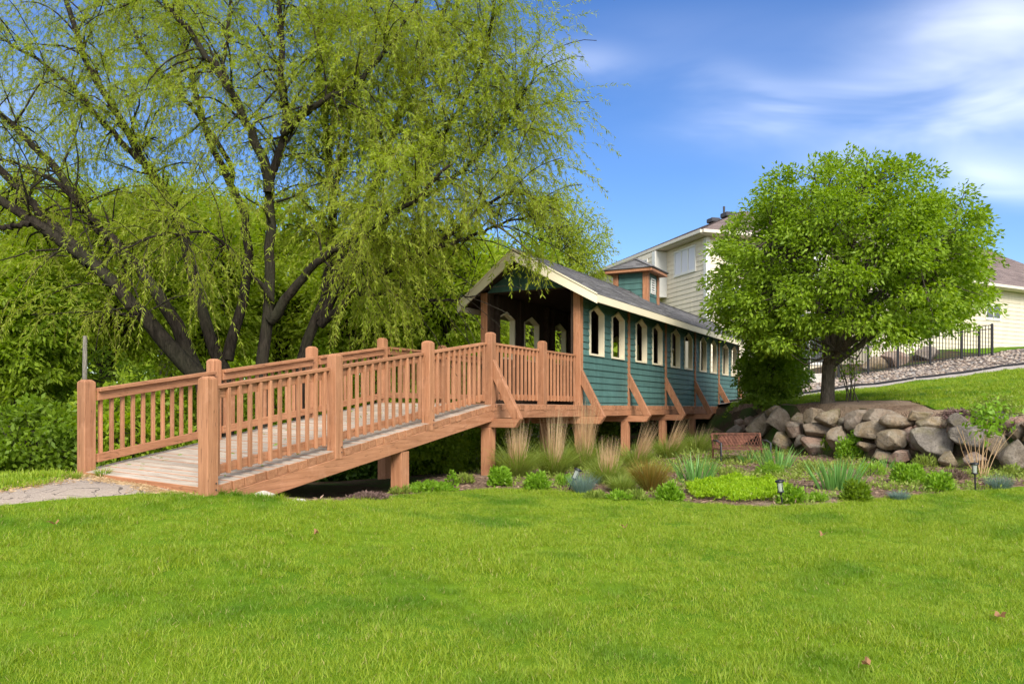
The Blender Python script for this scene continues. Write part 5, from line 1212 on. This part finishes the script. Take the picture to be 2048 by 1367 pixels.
        mound('weed_plant', lab, px, py, w, h, mt, 500 + i, n=260, lL=.07, lW=.022, up=.8)
    # bright ground cover patch
    g = np.random.default_rng(4); n = 15000; P = []
    poly = np.array([ray(*q) for q in [(1372, 985), (1400, 972), (1470, 966), (1540, 970), (1578, 985), (1566, 1002), (1500, 1008), (1430, 1004), (1385, 998)]])
    while len(P) < n:
        x = g.uniform(poly[:, 0].min(), poly[:, 0].max(), 4000); y = g.uniform(poly[:, 1].min(), poly[:, 1].max(), 4000); kk = inside(poly, x, y); P += list(zip(x[kk], y[kk]))
    P = np.array(P[:n]); z = hrel(P[:, 0], P[:, 1]) + E; top = .10 + .05 * np.sin(P[:, 0] * 9 + np.sin(P[:, 1] * 5)) * np.sin(P[:, 1] * 8) + .03 * np.sin(P[:, 0] * 23) * np.sin(P[:, 1] * 19); P3 = np.stack([P[:, 0], P[:, 1], z + top * g.uniform(.2, 1, n) ** .5], 1); nm = NP(); nm.add(*leaf_arrays(P3, g.normal(0, .5, (n, 3)) + [0, 0, .8], .045, .018, .2, g))
    tag(nm.build('ground_cover', ['leaf_bright']), 'bright green spreading ground cover patch beside the upright light', 'ground cover', kind='stuff')
    # scattered weeds and fallen bits over the mulch
    n = 15000; x = g.uniform(-2.5, 9.5, n); y = g.uniform(8.5, 22.5, n); kk = inside(bed_pa, x, y); x, y = x[kk], y[kk]; dens = np.sin(x * 2.2 + 1.3) * np.sin(y * 1.9) + .5 * np.sin(x * 5 + y * 3); kk = (dens + g.normal(0, .35, len(x)) > .05) & (x + .3 * y > 3.2); x, y = x[kk], y[kk]; z = hrel(x, y) + E + .01
    P3 = np.stack([x, y, z], 1); idx = np.repeat(np.arange(len(x)), 7); P3 = P3[idx] + g.normal(0, .045, (len(idx), 3)) * [1, 1, .3]; P3[:, 2] += np.abs(g.normal(0, .03, len(idx)))
    nm = NP(); nm.add(*leaf_arrays(P3, g.normal(0, .7, (len(idx), 3)) + [0, 0, .6], .055, .024, .25, g)); tag(nm.build('weeds', ['leaf_olive']), 'small weeds and seedlings sprinkled over the mulch', 'weeds', kind='stuff')
    n = 26000; x = g.uniform(-2.5, 10, n); y = g.uniform(8.3, 22.5, n); kk = inside(bed_pa, x, y) & (g.uniform(0, 1, n) < np.clip(14 / y - .4, .2, 1)); x, y = x[kk], y[kk]; z = hrel(x, y) + E + .016
    nm = NP(); nm.add(*leaf_arrays(np.stack([x, y, z], 1), g.normal(0, 1, (len(x), 3)) * [1, 1, .22], .075, .020, .15, g)); tag(nm.build('mulch_chips', ['mulch_chip']), 'loose brown bark chips covering the bed', 'mulch', kind='stuff')
leaf('mulch_chip', (.10, .058, .036), (.36, .25, .17), (.24, .15, .10), .02, .9, 2)
bed_plants()

def top_shrubs():
    # dense dark shrub at the far end of the covered span
    for (px, py, Y, hw, hh, mt, lab, nc) in ((1535, 800, 19.5, 56, 75, 'leaf_shrub', 'dense dark shrub hiding the far corner of the covered bridge', 150), (1560, 740, 21.5, 60, 70, 'leaf_shrub', 'leafy shrub between the covered bridge and the round tree', 130)):
        c = at(px, py, Y); k = Y / F; bz = H(c.x, Y); hz_ = max(hh * k, (c.z + hh * k - bz) * .5); c.z = bz + hz_
        clump_tree('shrub', lab, (c.x, Y, bz - .05), None, tuple(c), (hw * k, hw * k, hz_), nc, 80, .085, .05, mt, 'bark_dark', .04, 300 + px, 'shrub', None, shell=.4, csize=.13, limb_n=9)
    for (px, py, Y, hw, hh, mt, lab) in ((1908, 812, 14.2, 30, 20, 'leaf_purple', 'small twiggy purplish shrub on top of the boulder wall'), (1985, 812, 13.8, 45, 20, 'leaf_olive', 'low olive shrub on top of the wall right of the purplish one')):
        c = at(px, py, Y); k = Y / F; bz = H(c.x, Y); c.z = bz + hh * k * 1.1
        clump_tree('shrub', lab, (c.x, Y, bz - .03), None, tuple(c), (hw * k, hw * k, hh * k * 1.1), 60, 30, .05, .022, mt, 'twig', .012, 300 + px, 'shrub', None, shell=.3, csize=.16, limb_n=9)
    # bare suckers beside the tree trunk
    x, y, z = tb[0] + .42, tb[1] - .15, H(tb[0] + .42, tb[1] - .15); r = empty('sucker_shoots', (x, y, z)); tag(r, 'thin bare shoots growing beside the round tree trunk', 'shrub')
    g = np.random.default_rng(6); nm = NP(); lf = NP()
    for i in range(7):
        a = g.uniform(-1, 1); A = path_pts([(g.normal(0, .08), g.normal(0, .05), -.03), (a * .15, g.normal(0, .08), .45), (a * .42, g.normal(0, .1), .9 + g.uniform(0, .3))], 8); tube_np(nm, A, np.linspace(.015, .004, 8), 5); P = A[g.integers(4, 8, 26)] + g.normal(0, .07, (26, 3)); lf.add(*leaf_arrays(P, g.normal(size=(26, 3)), .09, .045, .2, g))
    nm.build('stems', ['bark_grey'], r); lf.build('leaves', ['leaf_round'], r)
    # pale stemmed sapling in front of the boulders
    x, y, z = on(1962, 955); k = y / F; r = empty('sapling', (x, y, z)); tag(r, 'pale stemmed shrub with a leafy tuft on top before the boulders', 'shrub'); nm = NP(); lf = NP()
    for i in range(15):
        a = -1.1 + 2.2 * i / 14; hgt = (60 + 45 * g.uniform()) * k; A = path_pts([(a * .06, g.normal(0, .04), -.03), (a * .22, g.normal(0, .06), hgt * .5), (a * .42 + .02, g.normal(0, .08), hgt)], 7); tube_np(nm, A, np.linspace(.007, .003, 7), 4)
    A = path_pts([(.0, 0, -.03), (.04, 0, .5), (.12, 0, .98)], 8); tube_np(nm, A, np.linspace(.012, .006, 8), 5)
    P = np.array([.12, 0, .92]) + g.normal(0, 1, (330, 3)) * [.13, .12, .15]; lf.add(*leaf_arrays(P, g.normal(0, .7, (330, 3)) + [0, 0, -.5], .10, .045, .2, g))
    nm.build('stems', ['leaf_straw'], r); lf.build('leaves', ['leaf_mound'], r)
top_shrubs()

# ------------------------------------------------------------------ path lights, bench, fallen leaves
def path_light(px, py, hpx, lab, tilt):
    x, y, z = on(px, py); k = y / F; r = empty('path_light', (x, y, z)); tag(r, lab, 'garden light', 'stake lights along the bed'); r.rotation_euler = tilt
    h = hpx * k; hb = h - .15
    MB().tube([(0, 0, -.06), (0, 0, hb)], [.0105, .0105], 8).build('stake', 'black_metal', r)
    MB().tube([(0, 0, hb - .012), (0, 0, hb), (0, 0, hb + .012)], [.016, .044, .040], 12).build('base', 'black_metal', r)
    MB().tube([(0, 0, hb + .012), (0, 0, hb + .12)], [.030, .036], 12).build('lantern', 'lamp_glass', r, smooth=False)
    for i in range(4):
        a = i * math.pi / 2 + .4; MB().tube([(.035 * math.cos(a), .035 * math.sin(a), hb + .01), (.042 * math.cos(a), .042 * math.sin(a), hb + .123)], [.0035, .0035], 5).build('bar', 'black_metal', r)
    MB().tube([(0, 0, hb + .118), (0, 0, hb + .128), (0, 0, hb + .142), (0, 0, hb + .15)], [.047, .055, .05, .02], 14).build('cap', 'black_metal', r)
path_light(1137, 982, 50, 'black stake light leaning over in front of the blue grey tuft', (0, R(24), 0))
path_light(1565, 1011, 53, 'black stake light standing nearly upright by the bright ground cover', (0, R(-7), 0))
path_light(1951, 982, 58, 'black stake light standing upright below the pale stemmed shrub', (0, R(-2), 0))

def bench():
    x, y, z = on(1482, 925); y += .0; r = empty('garden_bench', (x, y, z), R(8)); tag(r, 'low rusty metal bench with perforated back before the boulder wall', 'bench')
    w = .50; zs = .27; zt = .56
    for a in (-1, 1):
        MB().tube([(a * w, -.22, -.03), (a * w, -.22, zs + .12), (a * w, -.05, zs + .16), (a * w, .16, zs + .16)], [.018] * 4, 8).build('leg', 'pipe_metal', r, smooth=True)
        MB().tube([(a * w, .16, -.03), (a * w, .17, zs), (a * w, .24, zt)], [.018] * 3, 8).build('leg', 'rust', r, smooth=True)
    for i in range(6): MB().box(-w, w, -.2 + i * .062, -.155 + i * .062, zs - .008, zs + .008).build('seat_slat', 'rust', r)
    fr = MB().beam((-w, .175, zs + .03), (w, .175, zs + .03), .025, .025).beam((-w, .24, zt), (w, .24, zt), .025, .025).build('back_frame', 'rust', r)
    n = 15
    for i in range(n):
        for s in (-1, 1):
            x0 = -w + (i + .5) * 2 * w / n; x1 = x0 + s * .14
            x1 = max(-w, min(w, x1)); MB().beam((x0, .177, zs + .035), (x1, .238, zt - .01), .009, .016, (0, 1, 0)).build('lattice_bar', 'rust', fr)
    MB().hexa([(-w * .9, .188, zs + .06), (w * .2, .188, zs + .06), (w * .2, .192, zs + .06), (-w * .9, .192, zs + .06)], [(-w * .6, .236, zt - .03), (w * .9, .236, zt - .03), (w * .9, .240, zt - .03), (-w * .6, .240, zt - .03)]).build('back_panel', 'rust', fr)
bench()
def dry_leaves():
    for i, (px, py, s) in enumerate(((110, 1059, .04), (1250, 1064, .035), (1645, 1079, .035), (2000, 1247, .045), (1733, 1345, .03), (633, 1077, .03))):
        x, y, z = on(px, py); g = np.random.default_rng(i); m = MB(); n = 11; pts = []
        for k in range(n):
            a = 2 * math.pi * k / n; rr = s * (1 if k % 2 == 0 else .62) * g.uniform(.85, 1.15); pts.append((rr * math.cos(a), rr * .8 * math.sin(a), .012 + .02 * math.cos(2 * a) + .008 * g.uniform()))
        m.add([(0, 0, 0)] + pts, [(0, k + 1, (k + 1) % n + 1) for k in range(n)]); m.r = [.5] * len(m.v)
        m.tube([pts[0], (s * 1.5, .01, .03)], [.0018, .001], 4); m.r = [.5] * len(m.v)
        o = m.build('fallen_leaf', 'dry_leaf'); o.location = (x, y, z + .045); o.rotation_euler = (.2, .15, g.uniform(0, 6)); tag(o, ('dry brown leaf on the lawn below the asphalt path', 'dry brown leaf on the lawn straight out from the orange tipped grass', 'dry brown leaf on the lawn below the flat green weed', 'largest curled brown leaf far out on the lawn', 'small dry leaf farthest out on the lawn from the bed', 'tiny dry leaf on the lawn near the two pale flat rocks')[i], 'leaf', 'fallen leaves on the lawn')
dry_leaves()
for o_ in list(bpy.data.objects):
    if o_.type == 'MESH' and not o_.data.materials: print('no material', o_.name)

# ------------------------------------------------------------------ litter
def litter():
    g = np.random.default_rng(12); a = np.array(bridge.matrix_world.to_3x3())[:, 0] if False else np.array([math.cos(AN), math.sin(AN)]); nn = np.array([-math.sin(AN), math.cos(AN)])
    n = 2600; q = g.uniform(.05, 1.82, n); sft = -np.abs(g.normal(0, .10, n)) - .05 + .05 * np.sin(q * 9); x = B0[0] + a[0] * sft + nn[0] * q; y = B0[1] + a[1] * sft + nn[1] * q
    z = hrel(x, y) + E + .012; nm = NP(); nm.add(*leaf_arrays(np.stack([x, y, z], 1), g.normal(0, 1, (n, 3)) * [1, 1, .18], .045, .009, .1, g))
    m = 900; px = g.uniform(0, 400, m); e = np.array([ray(float(v), float(np.interp(v, [0, 70, 140, 200, 400], [984, 972, 958, 950, 983])) + g.normal(0, 2.5)) for v in px[:300]]); z = hrel(e[:, 0], e[:, 1]) + E + .012
    e = np.repeat(e, 4, 0) + g.normal(0, .06, (1200, 2)); nm.add(*leaf_arrays(np.stack([e[:, 0], e[:, 1], hrel(e[:, 0], e[:, 1]) + E + .014], 1), g.normal(0, 1, (1200, 3)) * [1, 1, .18], .05, .009, .1, g))
    tag(nm.build('straw_litter', ['leaf_straw']), 'dry straw coloured litter along the foot of the ramp', 'litter', kind='stuff')
    n = 260; sft = g.uniform(.2, 5.2, n) ; q = g.uniform(.15, 1.85, n); keepm = np.sin(sft * 3.1) * np.sin(q * 4 + 1) + g.normal(0, .4, n) > .2; sft, q = sft[keepm], q[keepm]
    x = B0[0] + a[0] * sft + nn[0] * q; y = B0[1] + a[1] * sft + nn[1] * q; z = np.array([deck_z(u, v) for u, v in zip(sft, q)]) + E + .006; nm = NP(); nm.add(*leaf_arrays(np.stack([x, y, z], 1), g.normal(0, 1, (len(x), 3)) * [1, 1, .12], .06, .014, .1, g))
    tag(nm.build('fallen_willow_leaves', ['leaf_mound']), 'green willow leaves fallen on the ramp planks', 'litter', kind='stuff')
litter()
def edge_tufts():
    for i, (px, py, w, h, lab) in enumerate(((205, 955, 40, 22, 'weedy grass tuft at the foot of the end post'), (150, 958, 36, 16, 'low grass tuft left of the end post'), (440, 990, 46, 16, 'grass tuft against the foot of the near post'), (470, 992, 40, 16, 'grass tuft under the low end of the stringer'), (560, 1000, 34, 16, 'grass tuft between the two pale flat rocks'))):
        grass_clump('grass_tuft', lab, px, py, w, h, 'grass_blade', 60 + i, n=160, bw=.006, group='grass tufts at the ramp foot', cat='grass tuft', droop=.4)
edge_tufts()
